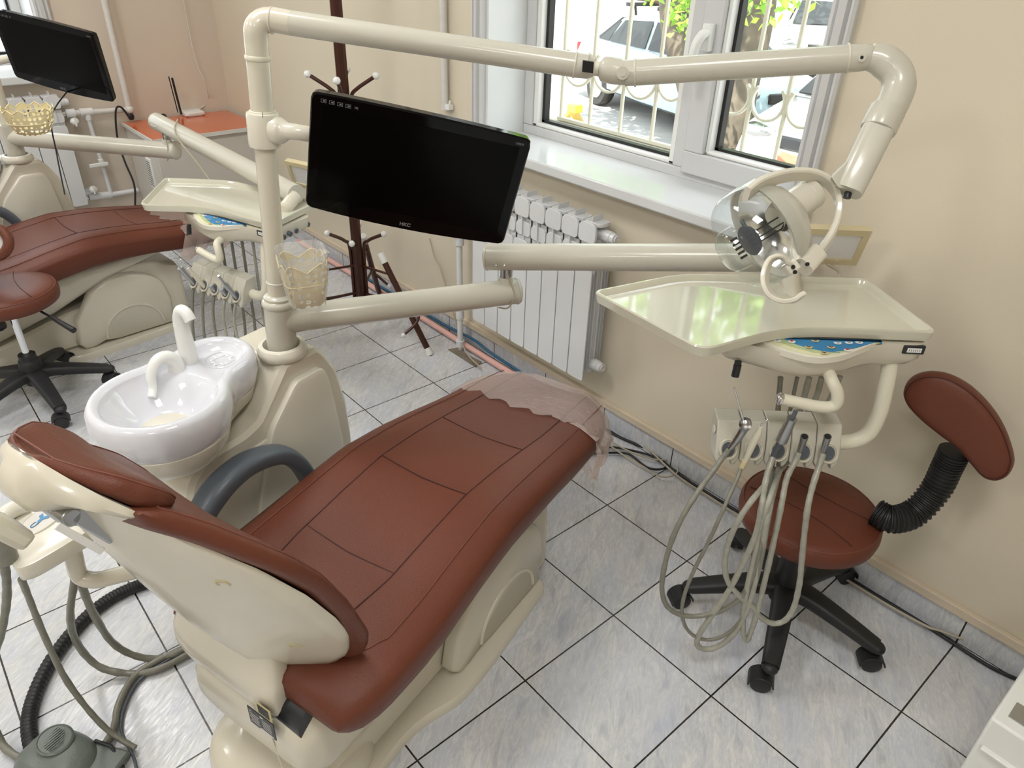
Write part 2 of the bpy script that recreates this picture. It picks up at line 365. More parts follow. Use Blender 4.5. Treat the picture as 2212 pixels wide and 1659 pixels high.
wbox([(-1.322, -.672, .988, 2.28), (-.518, -.12, 1.046, 2.24)], 'glass', 'window_glass', yc=.572, d=.006, bev=0)
g = G(); g.box((-.566, .492, 1.37), (.030, .026, .075)); g.tube(sm([(-.566, .485, 1.385), (-.567, .462, 1.375), (-.577, .452, 1.34), (-.585, .450, 1.25)]), .0115, 10, sq=(1, 1.3, .7)); g.obj('handle', 'white_plastic', w1, bev=.003)
# sill
g = G(); P = fillet([(-1.50, .262), (-.01, .262), (-.01, YW), (WX1, YW), (WX1, .535), (WX0, .535), (WX0, YW), (-1.50, YW)], [.02, .02, 0, 0, 0, 0, 0, 0])
g.prism(P, .905, .942); o = g.obj('window_sill', 'sill_marble', w1, bev=.006, smooth=30)
# window 2 (left wall)
w2 = thing('window_2', (XL - .2, -1.4, .92), 'white framed window behind the far monitor', 'window'); w2['kind'] = 'structure'
g = G(); x = XL - .28
for (y0, y1, z0, z1) in [(LY1 - .07, LY1 - .02, .92, 2.33), (LY0 + .02, LY0 + .07, .92, 2.33), (LY0, LY1, .92, .975), (LY0, LY1, 2.28, 2.33), (-1.30, -1.22, .97, 2.28)]: g.box((x, (y0 + y1) / 2, (z0 + z1) / 2), (.06, y1 - y0, z1 - z0))
g.obj('window_frame', 'white_paint', w2, bev=.004, smooth=30)
g = G()
for y in (-.665, -1.215): g.box((x + .005, y, 1.63), (.05, .012, 1.3))
g.box((x + .005, -.95, .982), (.05, .55, .012)); g.obj('gasket', 'black_plastic', w2)
g = G(); g.box((x, -1.4, 1.63), (.006, 1.5, 1.3)); g.obj('glass', 'window_glass', w2)
g = G(); g.box((XL - .12, -1.37, .888), (.38, 1.66, .04)); g.obj('window_sill', 'sill_marble', w2, bev=.006)
# skirting tiles and cream cable channel
boxes('baseboard_back', 'skirting_tile', [(XL, XR, .330, YW, 0, .086)], bev=.001)
boxes('baseboard_left', 'skirting_tile', [(XL, XL + .008, YB, .33, 0, .086)], bev=.001)
g = G(); g.box(((XL + XR) / 2, .329, .1025), (XR - XL, .018, .027)); g.box(((XL + XR) / 2, .3235, .094), (XR - XL, .008, .010)); tag(g.obj('cable_channel', 'cream_trim', None, smooth=30, bev=.002), 'long cream cable channel running along the window wall above the skirting tiles', 'cable channel')
# concrete patch in the floor beside the riser
P = [on('z', 0, u, v) for u, v in [(968, 756), (990, 752), (1008, 766), (1041, 783), (1027, 794), (1000, 776)]]
g = G(); g.prism([(p[0], p[1]) for p in P], .0005, .004); struct(g.obj('floor_patch', 'concrete', None, smooth=30))
# ================================================================ EXTERIOR
GZ = -.8
boxes('ground', 'asphalt', [(-40, 30, YO, 45, GZ - .2, GZ)])
boxes('street_wall', 'stucco_out', [(-40, 30, 30, 30.5, GZ, 9)])
gr = thing('window_grille', (-.8, .77, .95), 'cream painted steel window grille with curled rings outside the window', 'window grille')
bars = [-1.437, -1.272, -1.108, -.948, -.82, -.69, -.557, -.427, -.30, -.17]
for b in bars:
    g = G(); g.tube([(b, .77, .955), (b, .77, 2.33)], .0075, 8); g.obj('bar', 'cap_cream', gr)
for i in range(len(bars) - 1):
    c = (bars[i] + bars[i + 1]) / 2; r = (bars[i + 1] - bars[i]) / 2 - .006
    g = G(); g.ribbon([A(c + r * math.cos(a), .77, 1.175 + r * 1.0 * math.sin(a)) for a in np.linspace(math.radians(-222), math.radians(42), 26)], (0, 1, 0), .016, .009); g.obj('ring', 'cap_cream', gr)
g = G(); g.box((-.8, .77, .958), (1.30, .02, .012)); g.box((-.8, .77, 2.2), (1.30, .02, .012)); g.obj('rail', 'cap_cream', gr)
# cars
def car(name, O, deg, body, label, rack=False, L=4.25, Wd=1.66, plate=True):
    f = Fr(O, deg); t = thing(name, f((0, 0, 0)), label, 'car')
    x0 = -L / 2; hw = Wd / 2
    g = G(f)
    prof = [(-.5, .32, .55), (-.495, .30, .80), (-.47, .28, .95), (-.30, .26, .99), (-.02, .22, 1.0), (.20, .22, .97), (.32, .22, .92), (.45, .26, .80), (.495, .30, .66), (.5, .34, .45)]
    R_ = []
    for a, zl, zh in prof:
        k = .93 if abs(a) > .46 else 1.0; w = hw * k
        R_.append([A(a * L, y * w, z) for y, z in ((-.86, zl), (-1, zl + .06), (-1.02, (zl + zh) / 2), (-.985, zh - .07), (-.90, zh), (0, zh + .015), (.90, zh), (.985, zh - .07), (1.02, (zl + zh) / 2), (1, zl + .06), (.86, zl))])
    g.loft(R_); g.obj('body', body, t, smooth=50)
    g = G(f); top = [(-.36, .97, .90), (-.24, 1.34, .76), (-.02, 1.42, .74), (.10, 1.38, .74), (.27, .96, .88)]
    R_ = [[A(a * L, -hw * w, z - .03), A(a * L, -hw * w * .93, z), A(a * L, 0, z + .02), A(a * L, hw * w * .93, z), A(a * L, hw * w, z - .03), A(a * L, hw * .93, .95), A(a * L, -hw * .93, .95)] for a, z, w in top]
    g.loft(R_); g.obj('roof', body, t, smooth=50)
    for s_ in (-1, 1):
        for pts in ([(-.335, 1.0), (-.235, 1.30), (-.225, 1.30), (-.27, 1.0)], [(-.262, 1.0), (-.205, 1.32), (-.035, 1.37), (-.03, 1.0)], [(-.01, 1.0), (-.012, 1.37), (.095, 1.335), (.215, 1.0)]):
            yy = lambda z: s_ * hw * (.945 - (z - .95) * .42)
            g = G(f); g.loft([[A(a * L, yy(z), z) for a, z in pts], [A(a * L, yy(z) + s_ * .012, z) for a, z in pts]]); g.obj('side_window', 'car_glass', t)
        g = G(f); g.box((-.497 * L, s_ * hw * .78, .80), (.05, .22, .15)); g.obj('tail_lamp', 'red_lamp', t, bev=.01)
        g = G(f); g.sphere((.478 * L, s_ * hw * .72, .70), .16, 14, sc=(.55, 1.25, .6)); g.obj('head_lamp', 'steel', t)
    g = G(f); g.loft([[A(.115 * L, y * hw * .70, 1.37), A(.12 * L, y * hw * .70, 1.385), A(.275 * L, y * hw * .82, 1.0), A(.27 * L, y * hw * .82, .98)] for y in (-1, 1)]); g.obj('windscreen', 'car_glass', t)
    g = G(f); g.loft([[A(-.245 * L, y * hw * .72, 1.33), A(-.25 * L, y * hw * .72, 1.345), A(-.365 * L, y * hw * .84, 1.02), A(-.36 * L, y * hw * .84, 1.0)] for y in (-1, 1)]); g.obj('rear_window', 'car_glass', t)
    g = G(f); g.box((.497 * L, 0, .66), (.06, .62, .13)); g.obj('grille', 'plate_black', t, bev=.02)
    g = G(f); g.box((.500 * L, 0, .40), (.08, Wd * .82, .13)); g.obj('bumper_inlet', 'black_plastic', t, bev=.02)
    g = G(f); g.box((.506 * L, 0, .54), (.05, .48, .10)); g.obj('number_plate', 'white_plastic', t, bev=.004)
    for sx in (-.30, .30):
        for s_ in (-1, 1):
            g = G(f); g.lathe([(.20, -.1), (.29, -.1), (.31, -.07), (.31, .07), (.29, .1), (.20, .1)], (sx * L, s_ * (hw - .08), .31), (0, 1, 0), 28); wl = g.obj('wheel', 'tyre', t)
            g = G(f); g.lathe([(.19, -.105), (.17, .02), (.05, .05), (.05, .104), (.17, .09), (.19, .105)], (sx * L, s_ * (hw - .08), .31), (0, 1, 0), 20); g.obj('hub', 'steel', wl)
    if rack:
        for a in (-.17, .02):
            g = G(f); g.box((a * L, 0, 1.55), (.09, 1.5, .05))
            for s_ in (-1, 1): g.tube([(a * L, s_ * hw * .70, 1.40), (a * L, s_ * hw * .74, 1.54)], .02, 8)
            g.obj('roof_rack_bar', 'black_plastic', t)
        g = G(f)
        for y in (-.35, -.1, .2): g.box((-.08 * L, y, 1.60), (1.5, .12, .04))
        g.obj('rack_board', 'brown_metal', t)
    return t
car('pale_blue_car', (-6.55, 8.55, GZ), -15, 'car_blue', 'pale blue saloon car with a roof rack parked beyond the left pane', True)
car('white_car', (-2.98, 7.85, GZ), -88, 'car_white', 'white car facing the window beyond the right pane')
car('white_van', (-8.2, 15.5, GZ), -60, 'car_white', 'second white vehicle parked further down the street', L=4.6)
# tree
def trunk_mesh(paths):
    g = G()
    for path, r in paths: g.tube(sm(path, 4), list(np.interp(np.linspace(0, 1, (len(path) - 1) * 4 + 1), np.linspace(0, 1, len(r)), r)), 16)
    return g
def leaves(cs, n, sz, name, par):
    g = G()
    for i in range(n):
        c, r = cs[i % len(cs)]; v = rng.normal(size=3); v = v / np.linalg.norm(v) * (rng.random() ** .45); p = np.array(c) + v * np.array(r)
        a, b = nrm(rng.normal(size=3)), nrm(rng.normal(size=3)); b = nrm(b - a * (a @ b)); s_ = sz * (.6 + .8 * rng.random()); nn = np.cross(a, b) * s_ * .12
        g.add([p - a * s_, p - a * s_ * .1 + b * s_ * .5, p + a * s_, p - a * s_ * .1 - b * s_ * .5], [(0, 1, 2, 3)])
    return g.obj(name, 'leaf', par, smooth=180)
tr = thing('tree', (-4.3, 6.6, GZ), 'thick sunlit tree with a forked mottled trunk right outside the window', 'tree')
def tp(u, v, y=6.3): return on('y', y, u, v)
g = trunk_mesh([([tp(1545, 330), tp(1520, 190), tp(1478, 70), tp(1462, -30), tp(1440, -180)], [.42, .30, .26, .22, .18]), ([tp(1545, 330), tp(1580, 190), tp(1618, 60), tp(1632, -40), tp(1650, -180)], [.40, .30, .25, .24, .2])])
g.obj('trunk', 'bark', tr)
cs = [((-5.8, 6.0, 2.6), (1.3, .9, .7)), ((-4.3, 5.4, 3.0), (1.4, 1.0, .9)), ((-3.0, 5.6, 2.9), (1.4, .9, .8)), ((-4.5, 6.2, 4.4), (2.4, 1.6, 1.2)), ((-3.0, 6.4, 4.2), (2.2, 1.5, 1.2))]
cs2 = [(tp(1475, 10, 5.2), (.30, .3, .32)), (tp(1500, 15, 5.2), (.2, .3, .35)), (tp(1640, 0, 5.2), (.35, .3, .25)), (tp(1700, -12, 5.2), (.35, .3, .16)), (tp(1560, -40, 5.2), (.5, .4, .4)), (tp(1400, -30, 5.2), (.3, .3, .2))]
o = leaves(cs, 5200, .10, 'foliage', tr); o['kind'] = 'stuff'
o = leaves(cs2, 420, .055, 'leaf_sprays', tr); o['kind'] = 'stuff'
for k, (c, r) in enumerate([((-9.0, 13.5, 3.5), (3.0, 2, 2.4)), ((1.2, 11, 3.2), (2.6, 2, 2.6)), ((-1.5, 15, 4.2), (3.4, 2, 2.6))]):
    t2 = thing('tree', (c[0], c[1], GZ), ['leafy tree standing far beyond the pale blue car', 'leafy tree behind the white car, out of the window at its edge', 'tall leafy tree at the far side of the street'][k], 'tree', 'street trees in the distance')
    g = G(); g.tube([(c[0], c[1], GZ), (c[0] + .1, c[1], c[2] - .5)], [.22, .14], 12); g.obj('trunk', 'bark', t2); o = leaves([(c, r)], 1500, .16, 'foliage', t2); o['kind'] = 'stuff'
# yellow folding barrier, brick kerb, sticker-like mesh bag
g = G(); p0 = on('z', GZ + .02, 1218, 262); p1 = on('z', GZ + .45, 1236, 236); p2 = on('z', GZ + .02, 1257, 272)
g.ribbon([p0, p1], (0, 1, 0), .10, .06); g.ribbon([p1, p2], (0, 1, 0), .12, .06); g.box(p1 + A(.05, 0, .02), (.16, .14, .10))
tag(g.obj('parking_barrier', 'yellow', None, bev=.01), 'yellow folding parking barrier standing on the ground behind the pale blue car', 'parking barrier')
P = [on('z', GZ + .64, u, v) for u, v in [(1690, 327), (1725, 338), (1730, 365), (1700, 352), (1680, 335)]]
g = G(); g.prism([(p[0], p[1]) for p in P], GZ, GZ + .64); tag(g.obj('brick_kerb', 'brick', None, smooth=30), 'red brick kerb edge outside below the white car', 'kerb')
# ================================================================ RADIATORS AND PIPES
def radiator(O, deg, n, label, z0=.215, z1=.82, flip=False, caps=True):
    f = Fr(O, deg); t = thing('radiator', f((n * .04, 0, z0)), label, 'radiator')          # x along the wall, -y out of the wall
    pitch = .0818
    for i in range(n):
        x = i * pitch; cx = x + pitch / 2; w = pitch - .004
        s_ = thing('radiator_section', (0, 0, 0), '', ''); del s_['label']; del s_['category']; s_.parent = t; s_.location = tuple(f((cx, 0, z0)) - worg(t))
        g = G(f)
        def plate(za, zb, y0, y1, r=.012):
            P = fillet([(cx - w / 2, za), (cx + w / 2, za), (cx + w / 2, zb), (cx - w / 2, zb)], [r, r, r * 1.6, r * 1.6], 5)
            g.loft([[A(p[0], y0, p[1]) for p in P], [A(p[0], y1, p[1]) for p in P]])
        plate(z0, .655, -.098, -.092); plate(.742, .812, -.098, -.088, .018)
        plate(.668, .722, -.088, -.080, .016)
        g.obj('front_plate', 'radiator', s_, smooth=35, bev=.0015)
        g = G(f); g.box((cx, -.045, (z0 + .06 + .80) / 2), (.010, .080, .80 - z0 - .06)); g.box((cx, -.045, .50), (.060, .030, .53))
        g.box((cx, -.07, .725), (.006, .05, .10)); g.box((cx, -.045, .47), (pitch - .006, .006, .46))
        for yy in (-.08, -.066, -.052, -.024, -.01): g.box((cx, yy, (z0 + .05 + .735) / 2), (w * .93, .0018, .735 - z0 - .05))
        g.obj('fin_core', 'radiator', s_, smooth=30)
        g = G(f); P = fillet([(cx - w / 2, -.078), (cx + w / 2, -.078), (cx + w / 2, -.02), (cx - w / 2, -.02)], .02)
        g.prism(P, .796, .808); g.box((cx, -.05, .816), (.003, .050, .022)); g.obj('top_vent', 'radiator', s_, smooth=35, bev=.002)
    for zc in (.275, .765):
        g = G(f); g.cyl((-.012, -.045, zc), (n * pitch + .012, -.045, zc), .021, n=20); h = g.obj('header_pipe', 'radiator', t)
        for xe, sg in ((n * pitch + .012, 1), (-.012, -1)):
            g = G(f); g.lathe([(.021, 0), (.021, .012), (.018, .014), (.018, .03), (.012, .031), (.012, .036), (.006, .036)], (xe, -.045, zc), (sg, 0, 0), 20); e = g.obj('end_plug', 'radiator', h)
            g = G(f); g.cyl((xe + sg * .034, -.045, zc), (xe + sg * .040, -.045, zc), .010, n=6); g.obj('plug_nut', 'chrome', h)
    return t
radiator((-1.354, .330, 0), 0, 8, 'white sectional radiator under the marble sill of the main window')
radiator((XL + .012, -1.02 - .57, 0), 90, 12, 'white sectional radiator behind the far dental unit')
# riser pipe and valve beside radiator 1
t = thing('water_pipe', (-1.47, .26, 0), 'white plastic water riser with a lever valve left of the main radiator', 'pipe')
g = G(); g.tube([(-1.478, .262, .0), (-1.478, .262, .585), (-1.44, .268, .60), (-1.37, .285, .60)], .0125, 14)
g.cyl((-1.478, .262, .16), (-1.478, .262, .225), .018, n=14); g.cyl((-1.478, .262, .02), (-1.478, .262, .05), .02, n=10); g.obj('riser', 'pvc', t)
g = G(); g.cyl((-1.478, .262, .50), (-1.478, .262, .60), .020, n=16); g.cyl((-1.478, .262, .56), (-1.478, .225, .56), .012, n=12); g.box((-1.51, .222, .560), (.085, .008, .016), 6); g.obj('valve', 'pvc', t, bev=.002)
g = G(); g.tube([(-1.352, .285, .275), (-1.38, .285, .275), (-1.38, .285, .30)], .014, 12); g.obj('elbow', 'pvc', t)
# tall painted heating pipe left of the window and its bracket
t = thing('heating_pipe', (-1.64, .32, .9), 'tall white heating pipe clipped to the wall left of the window', 'pipe')
g = G(); g.cyl((-1.640, .318, 1.005), (-1.640, .318, CEIL_Z), .014, n=14); g.obj('pipe', 'pipe_paint', t)
g = G(); g.box((-1.628, .322, 1.02), (.05, .025, .02)); g.cyl((-1.61, .32, 1.03), (-1.61, .32, 1.045), .005, n=8); g.obj('bracket', 'white_plastic', t, bev=.002)
# pipework on the left wall
xp = XL + .055
def lw(u, v, x=xp): return on('x', x, u, v)
t = thing('pipework', (xp, -.3, .0), 'painted heating pipework on the pink wall beside the far radiator', 'pipework')
j = lw(280, 240); t0 = lw(198, 243); r0 = lw(150, 245)
g = G(); g.tube([A(xp, -.262, CEIL_Z), A(xp, -.262, .705)], .017, 14); g.sphere((xp, -.262, .69), .026); g.tube([A(xp, -.262, .69), A(xp, -.60, .705)], .0145, 12); g.obj('upper_pipe', 'pipe_paint', t)
g = G(); g.cyl((xp, -.545, .703), (xp, -.590, .704), .024, n=16); g.cyl((xp, -.455, .701), (xp, -.52, .702), .021, n=16); g.cyl((xp, -.485, .70), (xp, -.485, .66), .018, n=14); g.obj('tee', 'pvc', t)
g = G(); g.cyl((xp, -.595, .704), (xp, -.618, .704), .016, n=14); g.cyl((xp, -.595, .243), (xp, -.618, .243), .016, n=14); g.obj('union_nut', 'chrome', t)
g = G(); g.tube([A(xp, -.485, .66), A(xp, -.47, .235)], .012, 12); g.obj('bypass_pipe', 'pvc', t)
g = G(); g.cyl((xp, -.47, .235), (xp, -.59, .243), .020, n=14); g.tube([A(xp, -.47, .235), A(xp, -.318, .235)], .0135, 12); g.obj('lower_pipe', 'pvc', t)
for zc, yc in ((.665, -.563), (.29, -.563)):
    g = G(); g.sphere((xp + .03, yc, zc), .022, 12, sc=(1.0, 1.1, .9)); g.box((xp + .045, yc, zc), (.012, .008, .045)); g.obj('valve_knob', 'white_plastic', t)
g = G(); g.cyl((xp, -.478, .445), (xp, -.475, .40), .017, n=14); g.box((xp + .03, -.50, .42), (.012, .10, .020)); g.obj('valve_lever', 'white_plastic', t, bev=.003)
# pink pipe along the floor
g = G(); g.tube(sm([(-3.1, .292, .022), (-2.0, .288, .022), (-1.3, .283, .022), (-.93, .288, .022), (-.76, .292, .022)], 5), .0135, 12); tag(g.obj('pink_pipe', 'pink_pipe', None), 'pink plastic pipe lying along the foot of the window wall', 'pipe')
g = G(); g.tube(sm([(-2.4, .313, .03), (-1.70, .312, .035), (-1.44, .300, .06), (-1.30, .29, .055), (-1.15, .312, .03), (-.85, .315, .02), (-.72, .31, .02)], 6), .0065, 10); tag(g.obj('blue_hose', 'blue_hose', None), 'thin blue air hose running beside the pink pipe', 'hose')
# ================================================================ DENTAL UNIT (local frame: x to the patient's left-hand side of the picture's right, y towards the feet)
TC = -.49867
AXD = A(math.cos(math.radians(106)), math.sin(math.radians(106)), 0); RTD = A(AXD[1], -AXD[0], 0)
U1 = Fr(RTD * TC, 16)
_c1 = U1((0, -.63, 0)); _r = Fr((0, 0, 0), 5.5)
U2 = Fr(A(-2.61, -.955, 0) - _r((0, -.63, 0)), 5.5)
def interp(x, xs, ys): return float(np.interp(x, xs, ys))
def chair(f, words, full=True):
    root = thing('dental_chair', f((0, -.7, 0)), words, 'dental chair')
    # ---- floor plate
    g = G(f); P = fillet([(.205, -.34), (.225, -.64), (.225, -.78), (.175, -.90), (.19, -1.14), (.10, -1.27), (-.10, -1.27), (-.21, -1.14), (-.20, -.90), (-.24, -.78), (-.24, -.62), (-.22, -.34)], [.03, .1, .05, .08, .12, .08, .08, .12, .08, .08, .1, .03], 6)
    g.loft([[A(*p, .0) for p in P], [A(*p, .022) for p in P], [A(*p, .03) for p in inset(P, .006)]]); g.obj('base_plate', 'ivory', root, smooth=50)
    # domed rear cover on the plate
    g = G(f); R_ = []
    for z, k in ((.028, 1), (.06, .985), (.085, .93), (.10, .80), (.108, .5)):
        R_.append([A(.175 * k * math.copysign(abs(math.cos(a)) ** .7, math.cos(a)) - .01, -1.10 + .15 * k * math.copysign(abs(math.sin(a)) ** .7, math.sin(a)), z) for a in np.linspace(0, 2 * PI, 32, endpoint=False)])
    g.loft(R_); g.obj('rear_foot_cover', 'ivory', root, smooth=60)
    # ---- foot-end lift housing
    g = G(f); P = fillet([(.155, -.25), (.160, -.36), (.150, -.62), (-.150, -.62), (-.16, -.36), (-.155, -.25)], [.035, .02, .02, .02, .02, .035], 6)
    zt = lambda y: interp(y, [-.62, -.40, -.25], [.33, .335, .285])
    g.loft([[A(p[0], p[1], .03) for p in P], [A(p[0] * .99, p[1] * .995, .16) for p in P], [A(p[0] * .95, p[1], zt(p[1]) - .012) for p in P], [A(p[0] * .88, p[1] - .012 * (1 if p[1] > -.3 else 0), zt(p[1])) for p in P]])
    g.obj('lift_housing', 'ivory', root, smooth=45)
    for sg in (-1, 1):                                           # moulded side covers with the quarter-round shape
        g = G(f); out = [(-.345, .035), (-.335, .15), (-.345, .19)] + [(-.345 - .0 - .37 * (1 - math.cos(a)) * .5 * 1.0, .19 + .125 * math.sin(a)) for a in np.linspace(.3, 1.9, 8)] + [(-.66, .27), (-.735, .16), (-.755, .06), (-.735, .032), (-.70, .030), (-.655, .045), (-.60, .035)]
        R_ = []
        for x, k in ((.145, 1), (.172, 1), (.180, .975), (.184, .93)):
            cy, cz = -.54, .12; R_.append([A(sg * x, cy + (y - cy) * k, cz + (z - cz) * k) for y, z in out][::sg])
        g.loft(R_); c = g.obj('side_cover', 'ivory', root, smooth=50)
        g = G(f); arc = [A(sg * .183, -.515 - .125 * math.cos(t), .055 + .115 * math.sin(t)) for t in np.linspace(0, PI, 20)]
        g.tube(arc, .006, 8); g.obj('moulded_arc', 'ivory', c)
    # ---- link arm and seat frame shell
    g = G(f); R_ = []
    for y, zb, zt_, hw in ((-.15, .375, .395, .10), (-.35, .345, .385, .15), (-.55, .30, .385, .165), (-.80, .20, .38, .17), (-1.02, .14, .375, .175), (-1.14, .145, .365, .175), (-1.185, .185, .33, .165), (-1.195, .22, .30, .15)):
        m_ = (zb + zt_) / 2; h = (zt_ - zb) / 2
        R_.append([A(hw * math.copysign(abs(math.cos(a)) ** .42, math.cos(a)), y, m_ + h * math.copysign(abs(math.sin(a)) ** .55, math.sin(a))) for a in np.linspace(0, 2 * PI, 36, endpoint=False)])
    g.loft(R_); sf = g.obj('seat_frame_shell', 'ivory', root, smooth=60)
    g = G(f); g.tube([(.08, -1.00, .12 + .0), (.08, -1.19, .165), (.08, -1.20, .31), (.08, -1.14, .37)], .0016, 6); g.obj('shell_seam', 'cap_cream', sf)
    g = G(f); Q = fillet([(-.60, .032), (-.60, .215), (-.80, .185), (-1.02, .13), (-1.14, .10), (-1.14, .032)], [.0, .02, .06, .06, .03, .0], 5); g.loft([[A(x, *q) for q in (Q if abs(x) < .13 else inset(Q, .012))] for x in (-.14, -.128, .128, .14)]); g.obj('lower_casting', 'ivory', root, smooth=40)
    # ---- seat cushion
    ys = [-1.15, -1.05, -.96, -.89, -.76, -.63, -.5, -.39, -.28, -.19, -.10, -.03, .02]
    zt = [.435, .452, .462, .470, .492, .510, .503, .490, .474, .465, .460, .452, .44]
    hw = [.262, .270, .272, .270, .262, .256, .25, .243, .235, .228, .224, .216, .20]
    th = [.085, .10, .105, .105, .105, .105, .10, .095, .095, .092, .09, .088, .085]
    def zs(y): return interp(y, ys, zt)
    def crown(x, w):
        a = abs(x) / w; return 0.008 * (min(a, .62) / .62) ** 2 * (1 if a < .62 else 1) if a < .62 else .008 - .030 * ((a - .62) / .38) ** 2.2
    def ztop(x, y): w = interp(y, ys, hw); return zs(y) + crown(x, w)
    g = G(f); R_ = []
    yy = [-1.163, -1.155, -1.14] + list(np.linspace(-1.12, -.02, 34)) + [.0, .012, .020]
    for y in yy:
        yc = min(max(y, -1.13), -.01); w = interp(yc, ys, hw); t_ = interp(yc, ys, th)
        e = 1.0
        if y < -1.12: e = math.sqrt(max(0.0, 1 - ((-1.12 - y) / .046) ** 2))
        if y > -.02: e = math.sqrt(max(0.0, 1 - ((y + .02) / .043) ** 2))
        # plan rounding of corners
        k = 1.0
        if y < -1.06: k = 1 - .11 * ((-1.06 - y) / .10) ** 3
        if y > -.16: k = 1 - .34 * ((y + .16) / .18) ** 2.6
        w *= k; top = []; zz = zs(yc)
        for s_ in np.linspace(1, -1, 25):
            x = w * math.copysign(abs(s_) ** .95, s_); top.append(A(x, y, zz + crown(x, w) - (1 - e) * t_ * .42))
        zb = zz - t_ + (1 - e) * t_ * .45
        zm = zz - .024 - (1 - e) * t_ * .3
        side = [A(-w * 1.012, y, zm - .012), A(-w * 1.008, y, (zm + zb) / 2), A(-w * .985, y, zb + .010), A(-w * .95, y, zb)]
        bot = [A(w * .95, y, zb), A(w * .985, y, zb + .010), A(w * 1.008, y, (zm + zb) / 2), A(w * 1.012, y, zm - .012)]
        R_.append(top + side + bot)
    g.loft(R_); seat = g.obj('seat_cushion', 'leather', root, smooth=60)
    g = G(f)
    for sx in (-1, 1):
        g.tube([A(sx * interp(y, [-1.13, -.9, -.3, .0], [.10, .128, .128, .115]), y, ztop(.128, y) + .0001) for y in np.linspace(-1.12, -.01, 40)], .0016, 6)
    for y in (-.885, -.632, -.392): g.tube([A(x, y + .006 * abs(x) / .13, ztop(x, y) + .0001) for x in np.linspace(-.128, .128, 9)], .0016, 6)
    g.obj('seam', 'seam', seat)
    g = G(f); 
    def stx(y): w = interp(y, ys, hw); k = 1 - .16 * ((-1.02 - y) / .14) ** 2.4 if y < -1.02 else 1; return w * .80 * k
    pth = [A(stx(y), y, ztop(stx(y), y) + .0012) for y in np.linspace(-.02, -1.0, 40)]
    cor = [A(.80 * .262 * math.cos(a) ** .6 if a < PI / 2 - .01 else 0, -1.0 - .10 * math.sin(a) ** .9, .452 + .004) for a in np.linspace(.15, PI / 2, 10)]
    full_ = pth + [A(p[0], p[1], ztop(p[0], max(p[1], -1.1)) + .0012) for p in cor]
    g.tube(full_, .0012, 6); g.tube([A(-p[0], p[1], p[2]) for p in full_], .0012, 6); g.obj('stitched_seam', 'stitch', seat)
    # ---- back: frame along the recline
    th_ = math.atan2(.26, .5); bdir = A(0, -math.sin(th_), math.cos(th_)); ndir = A(0, math.cos(th_), math.sin(th_))
    B = Fr(f((0, -1.05, .47)), M=np.stack([f.d((1, 0, 0)), f.d(ndir), f.d(bdir)], 1))     # x across, y forward normal, z up the back
    hs = [-.03, .0, .04, .10, .20, .30, .38, .44, .50, .55, .60]
    cw = [.15, .195, .228, .248, .252, .250, .238, .212, .178, .150, .13]
    cf = [.0, .012, .026, .042, .056, .062, .056, .044, .030, .014, .000]
    g = G(B); R_ = []
    for h in list(np.linspace(-.03, .578, 30)):
        w = interp(h, hs, cw); n0 = interp(h, hs, cf); e = 1.0
        if h < .0: e = math.sqrt(max(.02, 1 - ((0 - h) / .032) ** 2))
        if h > .545: e = math.sqrt(max(.02, 1 - ((h - .545) / .034) ** 2))
        t_ = .050 * e; r = []
        for a in np.linspace(0, 2 * PI, 32, endpoint=False):
            cx, sy = math.cos(a), math.sin(a)
            x = w * math.copysign(abs(cx) ** .45, cx); dish = -.020 * (1 - (x / w) ** 2)
            r.append(A(x, n0 - .025 + dish * (1 if sy > 0 else .3) + t_ / 2 * math.copysign(abs(sy) ** .7, sy), h))
        R_.append(r)
    g.loft(R_); bc = g.obj('back_cushion', 'leather', root, smooth=60)
    g = G(B); g.tube([r[3] for r in R_[1:-1]] + [r[12] for r in R_[1:-1]][::-1] + [R_[1][3]], .0016, 6); g.obj('stitched_seam', 'stitch', bc)
    # shell: V-shaped keel
    sh = [-.12, -.09, -.04, .0, .05, .12, .2, .3, .4, .48, .55, .585]
    sw = [.02, .03, .085, .165, .205, .228, .236, .232, .205, .165, .128, .115]
    sd = [-.128, -.128, -.126, -.125, -.124, -.122, -.117, -.106, -.092, -.080, -.066, -.058]
    sfn = [-.10, -.095, -.075, -.038, -.014, .004, .012, .014, .006, -.010, -.020, -.026]
    g = G(B); R_ = []
    for h in np.linspace(-.115, .585, 36):
        w = interp(h, sh, sw); d = interp(h, sh, sd); n0 = interp(h, sh, sfn); r = []
        pts = [(-1, 0), (-1.0, -.10), (-.93, -.22), (-.75, -.42), (-.5, -.68), (-.30, -.88), (-.16, -.985), (0, -1.0), (.16, -.985), (.30, -.88), (.5, -.68), (.75, -.42), (.93, -.22), (1.0, -.10), (1, 0), (.6, .0), (-.6, 0)]
        for px_, q in pts: r.append(A(px_ * w, n0 + (n0 - d) * q, h))
        R_.append(r)
    g.loft(R_); bs = g.obj('back_shell', 'ivory', root, smooth=50)
    for (px_, h) in ((.155, .385), (.155, .13)):
        w = interp(h, sh, sw); d = interp(h, sh, sd); n0 = interp(h, sh, sfn); q = -.52
        p = A(px_, n0 + (n0 - d) * (-.68 + (px_ / w - .5) / .25 * .26) , h); nn = nrm(A((n0 - d) * .26 / .25 / w * 1.0, -1, 0) * A(1, 1, 1))
        g = G(B); g.lathe([(.012, -.002), (.012, .0006), (.008, .0006), (.007, -.001)], p, (nn[0], nn[1], 0), 20); g.obj('screw_recess', 'label_paper', bs)
    # hinge arm down to the seat frame
    g = G(f); arm = [B((-.05, -.085, .05)), f((-.05, -1.158, .43)), f((-.05, -1.170, .385)), f((-.05, -1.160, .335)), f((-.05, -1.12, .295)), f((-.05, -1.07, .27))]
